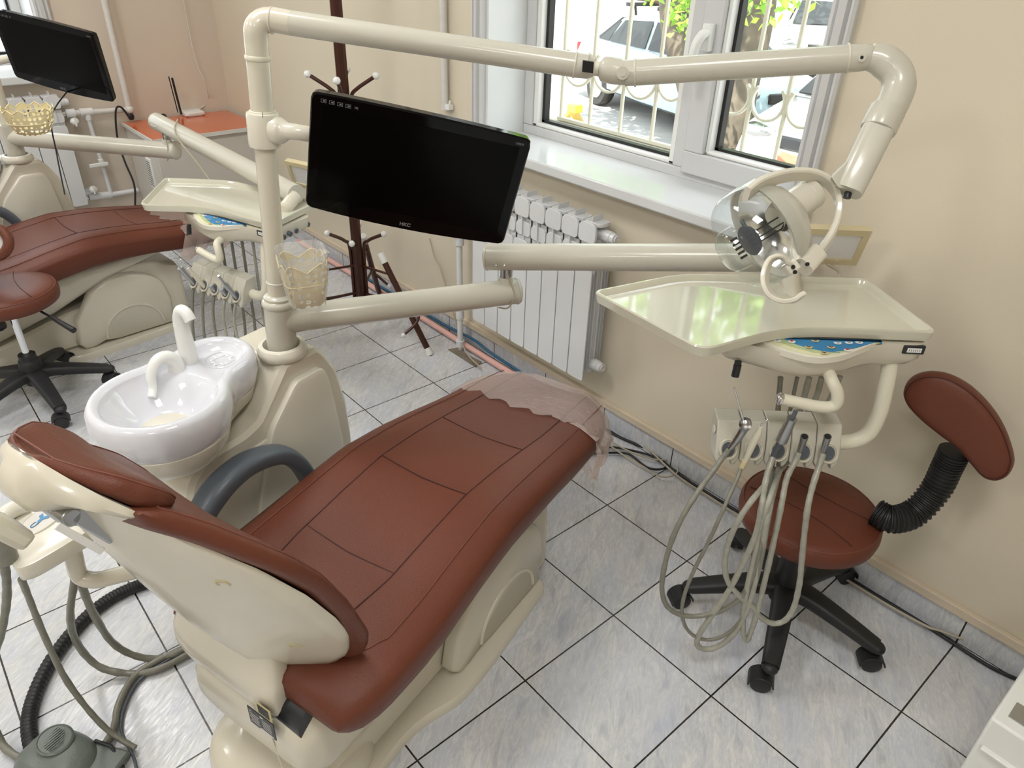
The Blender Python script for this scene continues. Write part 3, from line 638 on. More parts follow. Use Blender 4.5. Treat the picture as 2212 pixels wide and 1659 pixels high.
    arm = [f.inv(p) for p in arm]
    g.tube(sm(arm, 6), list(np.interp(np.linspace(0, 1, 31), [0, .3, .6, 1], [.9, 1.0, 1.0, .9])), 24, up=(1, 0, 0), sq=(.150, .030, .42)); g.obj('hinge_arm', 'ivory', root, smooth=60)
    g = G(f); g.cyl((.06, -1.142, .332), (.150, -1.142, .332), .043, n=36); g.obj('hinge_drum', 'plate_black', root)
    # rating plate and bar code on the rear shell
    if full:
        lp = on_shell = None
        g = G(f); P0 = f.inv(opl_(f, -1.203, 567, 1560)); c = P0
        fr2 = Fr(f((c[0], c[1] - .0015, c[2])), M=np.stack([f.d((1, 0, 0)), f.d((0, 0, 1)), f.d((0, -1, 0))], 1))
        g = G(fr2); g.box((0, 0, 0), (.072, .050, .002)); pl = g.obj('rating_plate', 'plate_black', sf, bev=.0006)
        g = G(fr2); g.box((.012, -.021, .0014), (.036, .005, .0006))
        for k in range(5): g.box((-.018, .010 - k * .006, .0014), (.026 - .004 * (k % 2), .0012, .0004)); g.box((.016, .012 - k * .006, .0014), (.024, .0012, .0004))
        g.box((.004, .020, .0014), (.008, .004, .0005)); g.obj('plate_print', 'white_ink', pl)
        text('K', 'plate_letter', 'white_ink', pl, fr2((-.026, .018, .0016)), fr2.d((1, 0, 0)), fr2.d((0, 1, 0)), .009)
        g = G(fr2); g.box((.014, .045, -.0004), (.042, .034, .0012)); bl = g.obj('bar_code_label', 'label_paper', sf)
        g = G(fr2)
        for k in range(14): g.box((.0 + k * .0022, .045, .0006), (.0011 if k % 3 else .0016, .026, .0004))
        g.obj('bar_code', 'plate_black', bl)
    # ---- headrest
    B_ = B; B = Fr(B_((0, -.012, -.020)), M=B_.M)
    g = G(B); R_ = []; hh = [.535, .55, .572, .600, .632, .662, .690]
    for h in np.linspace(.537, .686, 20):
        w = interp(h, hh, [.108, .124, .132, .130, .110, .076, .030]); n1 = interp(h, hh, [.035, .046, .047, .040, .028, .008, -.01]); n0 = interp(h, hh, [.012, .000, -.006, -.012, -.018, -.022, -.024]); r = []
        for a in np.linspace(0, 2 * PI, 28, endpoint=False):
            cx, sy = math.cos(a), math.sin(a); x = w * math.copysign(abs(cx) ** .5, cx)
            r.append(A(x, (n0 + n1) / 2 + (n1 - n0) / 2 * math.copysign(abs(sy) ** .7, sy) + (-.014 * (1 - (x / w) ** 2) if sy > 0 else 0), h))
        R_.append(r)
    g.loft(R_); hc = g.obj('headrest_cushion', 'leather', root, smooth=60)
    g = G(B); g.tube([r[2] for r in R_[1:-1]] + [r[12] for r in R_[1:-1]][::-1] + [R_[1][2]], .0016, 6)
    g.obj('stitched_seam', 'stitch', hc)
    g = G(B); R_ = []
    for h in np.linspace(.540, .686, 18):
        w = interp(h, hh, [.100, .120, .129, .127, .107, .074, .030]); n1 = interp(h, hh, [.014, .004, -.002, -.008, -.014, -.018, -.02]); d = interp(h, [.54, .555, .58, .61, .64, .668, .686], [-.006, -.020, -.030, -.050, -.076, -.070, -.045])
        r = [A(px_ * w, n1 + (n1 - d) * q, h) for px_, q in ((-1, 0), (-1.0, -.25), (-.93, -.42), (-.55, -.62), (-.40, -.9), (-.30, -1), (.30, -1), (.40, -.9), (.55, -.62), (.93, -.42), (1, -.25), (1, 0))]
        R_.append(r)
    g.loft(R_); g.obj('headrest_shell', 'ivory', root, smooth=45)
    g = G(B); g.box((0, -.052, .615), (.055, .022, .10)); g.box((0, -.045, .56), (.10, .030, .08)); g.cyl((-.05, -.055, .60), (.05, -.055, .60), .014, n=16); g.obj('headrest_bracket', 'steel', root, bev=.003)
    g = G(B); g.box((.075, -.070, .590), (.003, .010, .085)); g.obj('bracket_cover', 'white_plastic', root, bev=.001)
    g = G(B); g.box((.02, -.105, .665), (.05, .026, .10)); g.obj('headrest_knob', 'cap_cream', root, bev=.008)
    B = B_
    # ---- armrest
    g = G(f); ar = [(-.27, -1.09, .43), (-.305, -1.045, .47), (-.315, -.99, .520), (-.315, -.93, .552), (-.315, -.86, .558), (-.315, -.78, .530), (-.31, -.735, .475), (-.30, -.715, .41), (-.27, -.71, .36)]
    g.tube(sm(ar, 5), list(np.interp(np.linspace(0, 1, 41), [0, .3, .6, 1], [.9, 1.15, 1.0, .85])), 20, up=(1, 0, 0), sq=(.030, .022, .7)); g.obj('armrest', 'grey_rubber', root, smooth=60)
    return root, seat, B, ztop, ys, hw
def opl_(f, y, u, v):                                            # pixel -> plane y = const of a frame
    n_ = f.d((0, 1, 0)); P0 = f((0, y, 0)); d = ray(u, v); return CAMC + d * (((P0 - CAMC) @ n_) / (d @ n_))
def opx_(f, x, u, v):
    n_ = f.d((1, 0, 0)); P0 = f((x, 0, 0)); d = ray(u, v); return CAMC + d * (((P0 - CAMC) @ n_) / (d @ n_))
ch1, seat1, B1, ztop1, ys1, hw1 = chair(U1, 'brown leather dental chair in front, its headrest nearest the camera')
ch2, seat2, B2, ztop2, _, _ = chair(U2, 'brown leather dental chair of the far unit, behind the stool with the raised lever', False)
# clear plastic covers over the foot ends
def foot_cover(f, label, y0=-.20, name='plastic_foot_cover'):
    g = G(f); R_ = []; yy = list(np.linspace(y0, .035, 14))
    for k, y in enumerate(yy):
        w = interp(min(y, -.01), ys1, hw1) * (1 - .34 * (max(0, y + .16) / .18) ** 2.6 if y > -.16 else 1) + .010
        z0 = interp(min(y, .02), [-1, -.19, -.1, .02], [.47, .465, .46, .448]); e = 1 if y < .01 else .75; r = []
        for j, s_ in enumerate(np.linspace(-1, 1, 21)):
            r.append(A(w * s_, y + .012 * math.sin(j * 1.9) * (k == 0) + .035 * (s_ > .0) * s_ * (k == 0), z0 + .009 + (-.028 * max(0, (abs(s_) - .62) / .38) ** 2) - (1 - e) * .06))
        lo = [A(w + .014 + .010 * math.sin(k * 1.3), y + .0, z0 - .055), A(w * .99 + .012 + .016 * math.sin(k * 1.7), y - .02, z0 - .115 - .02 * math.sin(k * .8)), A(w * .9, y - .01, z0 - .105), A(-w * .9, y - .01, z0 - .105), A(-w - .012, y, z0 - .09), A(-w - .01, y, z0 - .05)]
        R_.append([r[-1 - i] for i in range(21)][::-1] + lo)
    g.loft(R_, cap=(False, True)); return tag(g.obj(name, 'plastic_film', None, smooth=60), label, 'plastic cover')
foot_cover(U1, 'crinkled clear plastic cover stretched over the foot end of the near chair')
foot_cover(U2, 'crinkled clear plastic cover over the foot end of the far chair', -.26)
# ---------------------------------------------------------------- side cabinet with spittoon
def cabinet(f, words):
    CX, CY = U1.inv(on('z', .69, 611, 762))[:2]
    root = thing('spittoon_cabinet', f((-.46, -.7, 0)), words, 'dental unit cabinet')
    prof = [(-.30, .02), (-.36, .02)]
    back = [(-.475, .10), (-.462, .25), (-.455, .36), (-.462, .48), (-.487, .60), (-.525, .668), (-.545, .690)]
    front = [(-.655, .690), (-.755, .575), (-.80, .560), (-.905, .560), (-.965, .52), (-.985, .46), (-.975, .32), (-.95, .20), (-.93, .05), (-.93, .02), (-.475, .02)]
    P = back + front
    P = fillet(P, [.02, .02, .02, .02, .02, .02, .01, .008, .012, .02, .04, .05, .05, .05, .04, .02, .01, .01], 3)
    g = G(f); X0, X1 = -.615, -.405
    R_ = [[A(x, y, z) for y, z in Q] for x, Q in ((X0, inset(P, .012)), (X0 + .010, P), (X1 - .010, P), (X1, inset(P, .012)))]
    g.loft(R_); b = g.obj('cabinet_body', 'ivory', root, smooth=38)
    # raised panels on the chair side
    def panel(nm, Q, x0, x1, r, e=.012):
        g = G(f); Q = fillet(Q, r, 4); R_ = [[A(x, y, z) for y, z in q] for x, q in ((x0, Q), (x1 - .004, Q), (x1, inset(Q, e)))]
        g.loft(R_); return g.obj(nm, 'ivory_light', root, smooth=30, bev=.002)
    panel('raised_panel', [(-.500, .14), (-.512, .40), (-.535, .600), (-.552, .640), (-.642, .640), (-.735, .545), (-.815, .34), (-.85, .14)], X1 - .01, X1 + .022, [.02, .02, .02, .015, .015, .03, .04, .02])
    panel('lower_panel', [(-.735, .520), (-.93, .505), (-.962, .44), (-.955, .33), (-.93, .14), (-.70, .14), (-.70, .36)], X1 - .01, X1 + .010, [.01, .05, .04, .04, .02, .01, .03])
    g = G(f); g.cyl((X1 + .0095, -.90, .455), (X1 + .0115, -.90, .455), .0025, n=10); g.obj('screw', 'plate_black', root)
    # collar
    g = G(f); g.lathe([(.058, .0), (.062, .006), (.062, .018), (.056, .028), (.046, .030), (.046, .0)], (CX, CY, .688), n=40); g.obj('collar_ring', 'ivory_light', root)
    # spittoon base column and bowl
    def outline(k=0.0):                                          # bowl plan: big circle plus lobe, teardrop (x, y)
        big, lob = (-.468, -.952, .152), (-.522, -.768, .102); out = []
        for i in range(72):
            a = 2 * PI * i / 72; d = A(math.cos(a), math.sin(a)); best = 0
            for cx, cy, r in (big, lob, (-.500, -.865, .116)):
                # ray from common origin
                o = A(-.480, -.870) - A(cx, cy); b_ = o @ d; c_ = o @ o - (r + k) ** 2; q = b_ * b_ - c_
                if q > 0: best = max(best, -b_ + math.sqrt(q))
            out.append(A(-.480, -.870) + d * best)
        for _ in range(3): out = [(out[i - 1] + 2 * out[i] + out[(i + 1) % 72]) / 4 for i in range(72)]
        return out
    g = G(f); O0 = outline()
    R_ = [[A(*p, z) for p in outline(k)] for k, z in ((-.050, .618), (-.022, .630), (-.008, .655), (.0, .690), (-.003, .722), (-.012, .734), (-.022, .734), (-.030, .724))]
    g.loft(R_, cap=(True, False))
    # basin: deep round bowl in the big end, flat deck in the lobe
    inner = outline(-.030); c0 = A(-.480, -.870); bc_ = A(-.468, -.952)
    def bz(p, k):
        d = np.linalg.norm(p - bc_) / .126; deck = .710 + .014 * max(0, (k - .86) / .14) ** 1.5
        t = max(0.0, min(1.0, (1.04 - d) / .62)); t = t * t * (3 - 2 * t); return deck - .066 * t
    g.loft([[A(*(c0 + (p - c0) * k), bz(c0 + (p - c0) * k, k) if k < .999 else .724) for p in inner] for k in (1, .985, .96, .93, .9, .86, .82, .77, .72, .66, .6, .52, .44, .36, .28, .2, .12, .05)], cap=(False, True))
    bowl = g.obj('spittoon_bowl', 'ceramic', root, smooth=70)
    g = G(f)
    for j in range(10):
        a = 2 * PI * j / 10; c = A(-.515 + .022 * math.cos(a), -.750 + .022 * math.sin(a), .7105); g.sphere(c, .010, 10, sc=(.9 if j % 2 else .6, .6 if j % 2 else .9, .25))
    g.tube([A(-.515 + .040 * math.cos(a), -.750 + .040 * math.sin(a), .7105) for a in np.linspace(0, 2 * PI, 32, endpoint=False)], .002, 6, closed=True); g.obj('cup_rest_rosette', 'ceramic', bowl)
    g = G(f); R_ = [[A(*p, z) for p in outline(k)] for k, z in ((-.060, .562), (-.045, .575), (-.022, .61), (-.014, .640), (-.03, .645))]
    g.loft(R_); g.obj('spittoon_base', 'ivory_light', root, smooth=60)
    g = G(f); g.lathe([(.005, .012), (.020, .011), (.030, .007), (.032, .002), (.027, .0), (.038, -.001), (.038, -.005)], (-.445, -.985, .655), n=32); g.obj('drain_cap', 'cap_cream', bowl)
    # taps
    g = G(f); c = A(-.572, -.800); tall = [A(*c, .700), A(*c, .740), A(c[0], c[1], .79), A(c[0] + .001, c[1] + .0, .825), A(c[0] + .012, c[1] + .000, .848), A(c[0] + .030, c[1] + .0, .848), A(c[0] + .042, c[1] + .0, .832)]
    g.tube(sm(tall, 5), list(np.interp(np.linspace(0, 1, 31), [0, .1, .5, .8, 1], [.0215, .021, .0165, .0135, .0135])), 20); g.obj('cup_filler_tap', 'white_plastic', root, smooth=60)
    g = G(f); c = A(-.563, -.842); low = [A(*c, .700), A(*c, .730), A(c[0] + .0, c[1] - .018, .752), A(c[0] + .0, c[1] - .045, .752), A(c[0] + .0, c[1] - .064, .724), A(c[0] + .005, c[1] - .070, .695), A(c[0] + .015, c[1] - .083, .680)]
    g.tube(sm(low, 5), list(np.interp(np.linspace(0, 1, 31), [0, .15, .5, 1], [.0205, .018, .0125, .009])), 18); g.obj('rinse_tap', 'white_plastic', root, smooth=60)
    return root
cab1 = cabinet(U1, 'ivory dental cabinet with white spittoon bowl and taps beside the near chair')
cab2 = cabinet(U2, 'ivory dental cabinet below the far monitor, its spittoon out of the picture')
# ================================================================ POST, LAMP ARM, LAMP
W0 = on('z', .69, 611, 762); PT = at(1.49, 551, 60); pdir = nrm(PT - W0)
def onpole(v):                                                   # point of the pole axis seen at image row v
    lo, hi = 0.0, 1.0
    for _ in range(40):
        m = (lo + hi) / 2; p = W0 + (PT - W0) * m; q = CAMR @ (p - CAMC); y = 829.5 + FPX * q[1] / q[2]
        if y > v: lo = m
        else: hi = m
    return W0 + (PT - W0) * lo
lamp = thing('operating_light', W0, 'ivory dental operating light hanging from its long jointed arm over the tray', 'dental light')
S1 = onpole(650)
g = G(); g.tube([W0 - pdir * .01, S1], .0365, 32); g.lathe([(.0365, 0), (.040, .004), (.0405, .012), (.037, .018), (.034, .020), (.0345, .026), (.030, .031), (.024, .033)], S1 - pdir * .014, pdir, 36); g.obj('sleeve', 'arm_grey', lamp, smooth=40)
q1 = at(1.49, 630, 50); Cend = at(1.485, 1248, 141)
bend = [onpole(130), onpole(95), at(1.49, 553, 62), at(1.49, 566, 47), at(1.49, 588, 43), q1]
path = [S1, onpole(400), onpole(200)] + sm(bend, 6)
g = G(); g.tube([S1, onpole(250)], .0232, 28); g.obj('lower_pole', 'ivory', lamp)
g = G(); g.tube([onpole(258)] + sm(bend, 7), .0240, 28); g.obj('upper_pole', 'ivory', lamp)
def band(p, ax, r, w, nm, m, par, t=.002):
    g = G(); g.lathe([(r - .003, -w / 2), (r + t * .6, -w / 2), (r + t, -w / 2 + .001), (r + t, w / 2 - .001), (r + t * .6, w / 2), (r - .003, w / 2)], p, ax, 32); return g.obj(nm, m, par)
band(onpole(125), pdir, .024, .010, 'ring', 'cap_cream', lamp); band(onpole(247), pdir, .0245, .016, 'ring', 'cap_cream', lamp, .003); band(onpole(608), pdir, .0232, .003, 'cable_tie', 'white_plastic', lamp, .0015)
cd = nrm(Cend - q1); band(q1 - cd * .04, cd, .0240, .004, 'ring', 'ivory', lamp)
g = G(); g.tube([q1 - cd * .001, Cend], .0238, 28); g.obj('inner_arm', 'arm_grey', lamp)
J0 = at(1.475, 1290, 148); J1 = at(1.46, 1345, 158); D1 = at(1.38, 1838, 126); dd = nrm(D1 - J1)
band(at(1.485, 1242, 140), cd, .0238, .004, 'ring', 'ivory', lamp)
up = A(0, 0, 1)
g = G(); g.tube([Cend - cd * .004, at(1.48, 1272, 144)], [.0238, .0236], 24); g.tube([at(1.48, 1272, 144), at(1.478, 1284, 146)], [.0236, .018], 24)
g.obj('joint_fork', 'arm_grey', lamp, smooth=50)
g = G(); g.box(at(1.452, 1270, 144), (.022, .012, .020), M=np.stack([cd, nrm(np.cross(up, cd)), up], 1)); g.obj('joint_slot', 'dark_hole', lamp)
g = G(); g.tube([at(1.478, 1276, 146), at(1.472, 1306, 150)], .0145, 16); g.obj('joint_link', 'cap_cream', lamp)
g = G(); g.tube(sm([at(1.474, 1298, 147), at(1.47, 1312, 150), at(1.465, 1335, 155), at(1.46, 1356, 158)], 4), [.016, .021, .0238, .0245, .0250, .0252, .0254, .0252, .0245, .024, .0235, .023, .022], 24, ); g.obj('joint_knuckle', 'arm_grey', lamp, smooth=60)
g = G(); n_ = nrm(CAMC - J1); g.cyl(J1 + n_ * .0, J1 + n_ * .0285, .012, n=24); g.cyl(J1 + n_ * .0, J1 + n_ * .030, .0065, n=20); g.obj('joint_cap', 'arm_grey', lamp, smooth=30)
J2 = at(1.46, 1350, 158)
g = G(); g.tube([J2, D1], .0247, 28); g.obj('outer_arm', 'arm_grey', lamp); band(at(1.457, 1372, 157), dd, .0247, .004, 'ring', 'ivory', lamp); band(at(1.382, 1830, 126), dd, .0247, .004, 'ring', 'ivory', lamp)
De = at(1.375, 1868, 124)
g = G(); g.tube([D1, De], [.0247, .0240], 24); g.sphere(De, .0235, 18); g.obj('arm_end_fork', 'arm_grey', lamp, smooth=50)
n2 = nrm(CAMC - De); g = G(); g.cyl(at(1.375, 1862, 124) + n2 * .02, at(1.375, 1862, 124) + n2 * .0262, .0075, n=20); sc_ = g.obj('pivot_screw', 'arm_grey', lamp, smooth=30)
g = G(); g.cyl(at(1.375, 1862, 124) + n2 * .0262, at(1.375, 1862, 124) + n2 * .0268, .003, n=16); g.obj('screw_hole', 'dark_hole', sc_)
g = G(); el = [at(1.375, 1878, 122), at(1.372, 1905, 130), at(1.37, 1932, 152), at(1.37, 1942, 182), at(1.37, 1934, 212), at(1.37, 1921, 238), at(1.37, 1908, 262)]
g.tube(sm(el, 6), list(np.interp(np.linspace(0, 1, 37), [0, .2, .5, 1], [.024, .029, .0295, .0285])), 28); g.obj('elbow', 'arm_grey', lamp, smooth=60)
ea = nrm(at(1.37, 1886, 300) - at(1.37, 1916, 238))
g = G(); cA = at(1.37, 1918, 236); g.lathe([(.029, 0), (.0315, .001), (.0325, .004), (.0325, .040), (.0315, .044), (.029, .045)], cA, ea, 36); g.obj('swivel_collar', 'arm_grey', lamp)
b0 = cA + ea * .043; b1 = cA + ea * .172; rt = nrm(np.cross(ea, n2))
g = G(); g.tube([b0, b0 + ea * .05, b1 - ea * .004, b1], [.0285, .0280, .0265, .025], 24, up=rt, sq=(1.0, .92, .62)); hb = g.obj('head_bracket', 'arm_grey', lamp, smooth=50)
gs = at(1.37, 1850, 330); ge = at(1.365, 1795, 380); gl = at(1.37, 1848, 408)
g = G(); M_ = n2; 
g.loft([[p + M_ * s_ for p in (gs + A(0, 0, .004), at(1.37, 1866, 335), gl, at(1.365, 1812, 405), ge)] for s_ in (-.012, .012)]); g.obj('bracket_gusset', 'arm_grey', hb, bev=.003, smooth=30)
g = G(); g.cyl(at(1.37, 1836, 408), at(1.37, 1831, 420), .006, n=14); g.cyl(at(1.37, 1832, 417), at(1.37, 1829, 428), .007, n=14); g.obj('release_lever', 'plate_black', lamp)
# yoke ring
yk = sm([at(1.30, 1612, 420), at(1.32, 1645, 396), at(1.35, 1700, 379), at(1.37, 1752, 378), at(1.385, 1792, 397), at(1.39, 1812, 436), at(1.385, 1806, 485), at(1.37, 1782, 530), at(1.35, 1755, 562)], 6)
g = G(); g.ribbon(yk, cv(.35, .30, 1), .030, .012); g.obj('yoke_ring', 'ivory_light', lamp, smooth=40)
g = G(); g.tube([at(1.33, 1735, 578), at(1.35, 1765, 545)], .018, 18, up=cv(0, 0, 1), sq=(.8, 1, .6)); yh = g.obj('yoke_hinge', 'ivory_light', lamp, smooth=50)
g = G(); hc_ = at(1.318, 1743, 571); g.cyl(hc_, hc_ + cv(0, 0, -.004), .0035, n=12); g.obj('screw_hole', 'dark_hole', yh)
# head: dish facing down-left, body can behind
HC = at(1.37, 1652, 500); ha = nrm(cv(-.84, .50, -.20))
fH = Fr(HC, M=np.stack([nrm(np.cross(ha, cv(0, 0, 1))), np.cross(ha, nrm(np.cross(ha, cv(0, 0, 1)))), ha], 1))
# local z = beam axis; x,y in the lens plane (x = long axis in the picture)
def ell(z, a, b, n=40): return [A(a * math.cos(t) + 0, b * math.sin(t), z) for t in np.linspace(0, 2 * PI, n, endpoint=False)]
g = G(fH); R_ = [ell(-.075, .020, .018), ell(-.070, .045, .038), ell(-.050, .072, .060), ell(-.022, .090, .074), ell(.0, .097, .079), ell(.004, .097, .079), ell(.004, .093, .075), ell(-.022, .084, .068), ell(-.048, .064, .053), ell(-.064, .034, .030)]
g.loft(R_, cap=(True, True)); g.obj('lamp_housing', 'arm_grey', lamp, smooth=60)
g = G(fH); g.loft([ell(-.001, .092, .074), ell(-.022, .083, .067), ell(-.046, .063, .052), ell(-.060, .034, .030)], cap=(False, True)); g.obj('reflector', 'reflector', lamp, smooth=180)
g = G(fH); g.loft([ell(-.02, .098, .080), ell(.012, .097, .079), ell(.050, .092, .074), ell(.060, .086, .068), ell(.062, .05, .04), ell(.062, .0005, .0005)], cap=(False, False)); sh = g.obj('front_cover', 'clear_plastic', lamp, smooth=50)
g = G(fH); g.loft([ell(.062, .042, .034), ell(.085, .040, .032), ell(.092, .034, .027), ell(.094, .0005, .0005)], cap=(False, False), fr=Fr(fH((.0, .0, 0)), M=fH.M)); g.obj('bulb_cap', 'clear_plastic', sh, smooth=50)
for k in range(5):
    g = G(fH); g.box((-.016 + k * .009, .024, .078), (.0045, .006, .012)); g.obj('vent_slot', 'dark_hole', sh)
g = G(fH); g.tube([A(-.04, 0, .03), A(.02, 0, .03)], .004, 8); g.lathe([(.001, 0), (.028, .004), (.030, .010), (.001, .012)], fH((.0, .0, .030)) * 0 + A(0, 0, .028), (0, 0, 1), 24); g.obj('bulb_shield', 'grey_rubber', lamp)
g = G(fH); g.lathe([(.018, 0), (.020, .006), (.012, .010)], A(0, 0, -.045), (0, 0, 1), 20)
for a in range(5): g.cyl(A(.012 * math.cos(a * 1.26), .012 * math.sin(a * 1.26), -.04), A(.012 * math.cos(a * 1.26), .012 * math.sin(a * 1.26), .028), .0014, n=6)
g.obj('bulb_holder', 'plate_black', lamp)
g = G(fH); g.lathe([(.0005, 0), (.007, .002), (.008, .02), (.004, .028), (.0005, .029)], A(0, 0, -.035), (0, 0, 1), 16); g.obj('bulb', 'clear_plastic', lamp)
# can at the back
cb = at(1.385, 1690, 462); ce = at(1.40, 1744, 424); g = G(); ax_ = nrm(ce - cb)
g.lathe([(.024, -.02), (.030, .0), (.0305, .060), (.0295, .061), (.0295, .063), (.0305, .064), (.030, .080), (.026, .084)], cb, ax_, 36); can = g.obj('motor_can', 'ivory_light', lamp, smooth=40)
g = G(); pp = cb + ax_ * .012 + nrm(CAMC - cb) * .0295 + cv(0, -.008, 0); g.cyl(pp, pp + nrm(CAMC - cb) * .0015, .004, n=14); g.obj('screw_hole', 'dark_hole', can)
# side arm from the can to the handle hinge
g = G(); g.ribbon(sm([at(1.35, 1678, 440), at(1.34, 1704, 470), at(1.335, 1716, 510), at(1.33, 1716, 545), at(1.325, 1722, 566)], 6), cv(.3, -.1, 1), .026, .014); g.obj('side_strut', 'ivory_light', lamp, smooth=40)
g = G(); g.box(at(1.305, 1708, 578), (.024, .022, .026), M=np.stack([nrm(cv(.8, -.6, 0)), nrm(cv(.6, .8, 0)), cv(0, 0, 1)], 1)); hb2 = g.obj('handle_block', 'ivory_light', lamp, bev=.004)
g = G()
for uu, vv in ((1713, 577), (1717, 588)): p = at(1.290, uu, vv); g.cyl(p, p + cv(0, 0, -.002), .0036, n=14)
g.obj('screw_hole', 'dark_hole', hb2)
# curled handle
hd = sm([at(1.30, 1706, 566), at(1.29, 1685, 556), at(1.28, 1664, 565), at(1.27, 1653, 590), at(1.265, 1653, 615), at(1.265, 1664, 636), at(1.265, 1686, 648), at(1.27, 1712, 648), at(1.275, 1733, 638)], 6)
g = G(); g.ribbon(hd, cv(.75, -.15, 1), .024, .0085); g.obj('curled_handle', 'ivory_light', lamp, smooth=40)
# ================================================================ ARMS TO THE INSTRUMENT TABLE, AND THE TABLE
def table(f, dz, label, arms, letters=True):
    root = thing('instrument_table', f((0, .1, .83 + dz)), label, 'instrument table')
    Z = lambda z: z + dz
    P = [(-.551, .144), (-.352, -.116), (-.150, .003), (.163, .0), (.119, .282), (-.331, .267)]
    Pf = fillet(P, [.02, .035, .10, .022, .03, .06], 6)
    rr = [.02, .035, .10, .022, .03, .06]
    g = G(f); R_ = [[A(*p, Z(z)) for p in fillet(inset(P, d), [max(.006, r_ + (d if i_ == 2 else -d * .6)) for i_, r_ in enumerate(rr)], 6)] for d, z in ((.014, .903), (.004, .906), (0, .927), (.002, .9305), (.006, .9305), (.009, .927), (.014, .917), (.019, .915), (.023, .915))]
    g.loft(R_); tray = g.obj('tray', 'tray_top', root, smooth=40)
    # body
    top = fillet([(-.28, .05), (-.285, .0), (-.24, -.018), (-.12, -.050), (-.03, -.036), (.045, -.004), (.150, -.003), (.152, .20), (-.20, .20)], [.02, .03, .06, .10, .05, .06, .03, .03, .03], 6)
    bot = [A(-.06, .06) + (p - A(-.06, .06)) * A(.93, .80) for p in top]; bot2 = [A(-.06, .06) + (p - A(-.06, .06)) * A(.80, .62) for p in top]
    def kz(p): return .9035 + .30 * (p[1] + .01) if p[1] < .0 else .9065
    def zb(p): return .852 - .020 * math.exp(-((p[0] + .10) / .11) ** 2) if p[1] < .05 else .855
    g = G(f); g.loft([[A(*p, Z(.836 if 1 else 0)) for p in bot2], [A(p[0], p[1], Z(zb(p) - .006)) for p in bot], [A(p[0] * .995, p[1] * .97, Z(min(zb(p) + .012, kz(p) - .014))) for p in top], [A(*p, Z(min(.903, kz(p) - .006))) for p in top]]); body = g.obj('control_body', 'ivory', root, smooth=50)
    # key pad: half moon on the front bulge
    kp = fillet([(-.215, -.004), (-.172, -.038), (-.105, -.060), (-.045, -.050), (.045, -.003), (.03, -.001), (-.12, -.001)], [.01, .05, .05, .05, .01, .01, .02], 5)
    g = G(f); g.loft([[A(*p, Z(kz(p) - .014)) for p in kp], [A(*p, Z(kz(p))) for p in kp]]); kb = g.obj('key_pad_rim', 'ivory_light', root, smooth=40, bev=.0015)
    kp2 = inset(kp, .006)
    for nm, m, sc_y, up_ in (('key_pad_green', 'panel_pale', 1.0, .0006), ('key_pad_stripe', 'panel_green', .90, .0010), ('key_pad_blue', 'panel_blue', .80, .0014)):
        Q = [A(p[0] + (1 - sc_y) * (.20 if p[0] < -.08 else .06), -.004 + (p[1] + .004) * sc_y) for p in kp2]
        g = G(f); g.loft([[A(*p, Z(kz(p) - .003)) for p in Q], [A(*p, Z(kz(p) + up_)) for p in Q]]); g.obj(nm, m, kb)
    keys = [(-.172, -.030, 'P', 'blue_ink'), (-.142, -.031, 'R', 'red_ink'), (-.092, -.026, '', ''), (-.110, -.044, '', ''), (-.063, -.042, '', ''), (-.082, -.058, '', ''), (-.046, -.030, '', ''), (-.022, -.028, '', ''), (.000, -.026, '', ''), (-.030, -.048, 'SET', 'red_ink')]
    for i, (x, y, s_, m) in enumerate(keys):
        y = -.006 + (y + .022) * 1.05
        g = G(f); g.loft([[A(x + .0082 * math.cos(a), y + .0062 * math.sin(a), Z(kz((x, y)) + h)) for a in np.linspace(0, 2 * PI, 18, endpoint=False)] for h in (.001, .0022)]); k_ = g.obj('key', 'label_paper' if i in (2, 3, 4, 5) else 'white_plastic', kb)
        pz_ = f((x, y, Z(kz((x, y)) + .0024)))
        if s_: text(s_, 'key_letter', m, k_, pz_, f.d((1, 0, 0)), f.d((0, 1, .30)), .010 if len(s_) == 1 else .0058, bold=.0004)
        elif i in (2, 3, 4, 5):
            g = G(f); zc = Z(kz((x, y)) + .0026); g.tube([A(x - .004, y + .002, zc), A(x - .0005, y - .0012, zc), A(x + .0045, y + .0005, zc)], .0007, 6); g.tube([A(x - .0005, y - .001, zc), A(x, y - .0035, zc)], .0006, 6); g.obj('key_symbol', 'plate_black', k_)
        else:
            g = G(f); zc = Z(kz((x, y)) + .0026); g.tube([A(x + .003 * math.cos(a), y + .0028 * math.sin(a), zc) for a in np.linspace(-2.6, .2, 10)], .0006, 6); g.tube([A(x - .002, y + .003, zc), A(x + .002, y + .003, zc)], .0005, 6); g.obj('key_symbol', 'blue_ink', k_)
    # pressure gauge
    g = G(f); g.box((.122, -.003, Z(.889)), (.046, .008, .020)); ga = g.obj('pressure_gauge', 'plate_black', root, bev=.002)
    g = G(f); g.box((.122, -.0068, Z(.889)), (.030, .002, .010)); gs_ = g.obj('gauge_dial', 'white_plastic', ga)
    g = G(f)
    for k in range(6): g.box((.111 + k * .0044, -.008, Z(.889)), (.0008, .0006, .005))
    g.obj('gauge_marks', 'plate_black', gs_)
    # black knob, toggle row
    g = G(f); g.cyl((-.243, -.012, Z(.850)), (-.243, -.014, Z(.842)), .0075, n=14); g.cyl((-.243, -.014, Z(.842)), (-.2445, -.018, Z(.815)), .0085, n=12); g.obj('flow_knob', 'plate_black', root, smooth=20)
    # tow handle with chrome button
    hp = [(-.055, -.030, .842), (-.052, -.055, .832), (-.040, -.064, .812), (-.036, -.066, .790), (-.045, -.066, .778), (-.075, -.064, .776), (-.150, -.060, .788)]
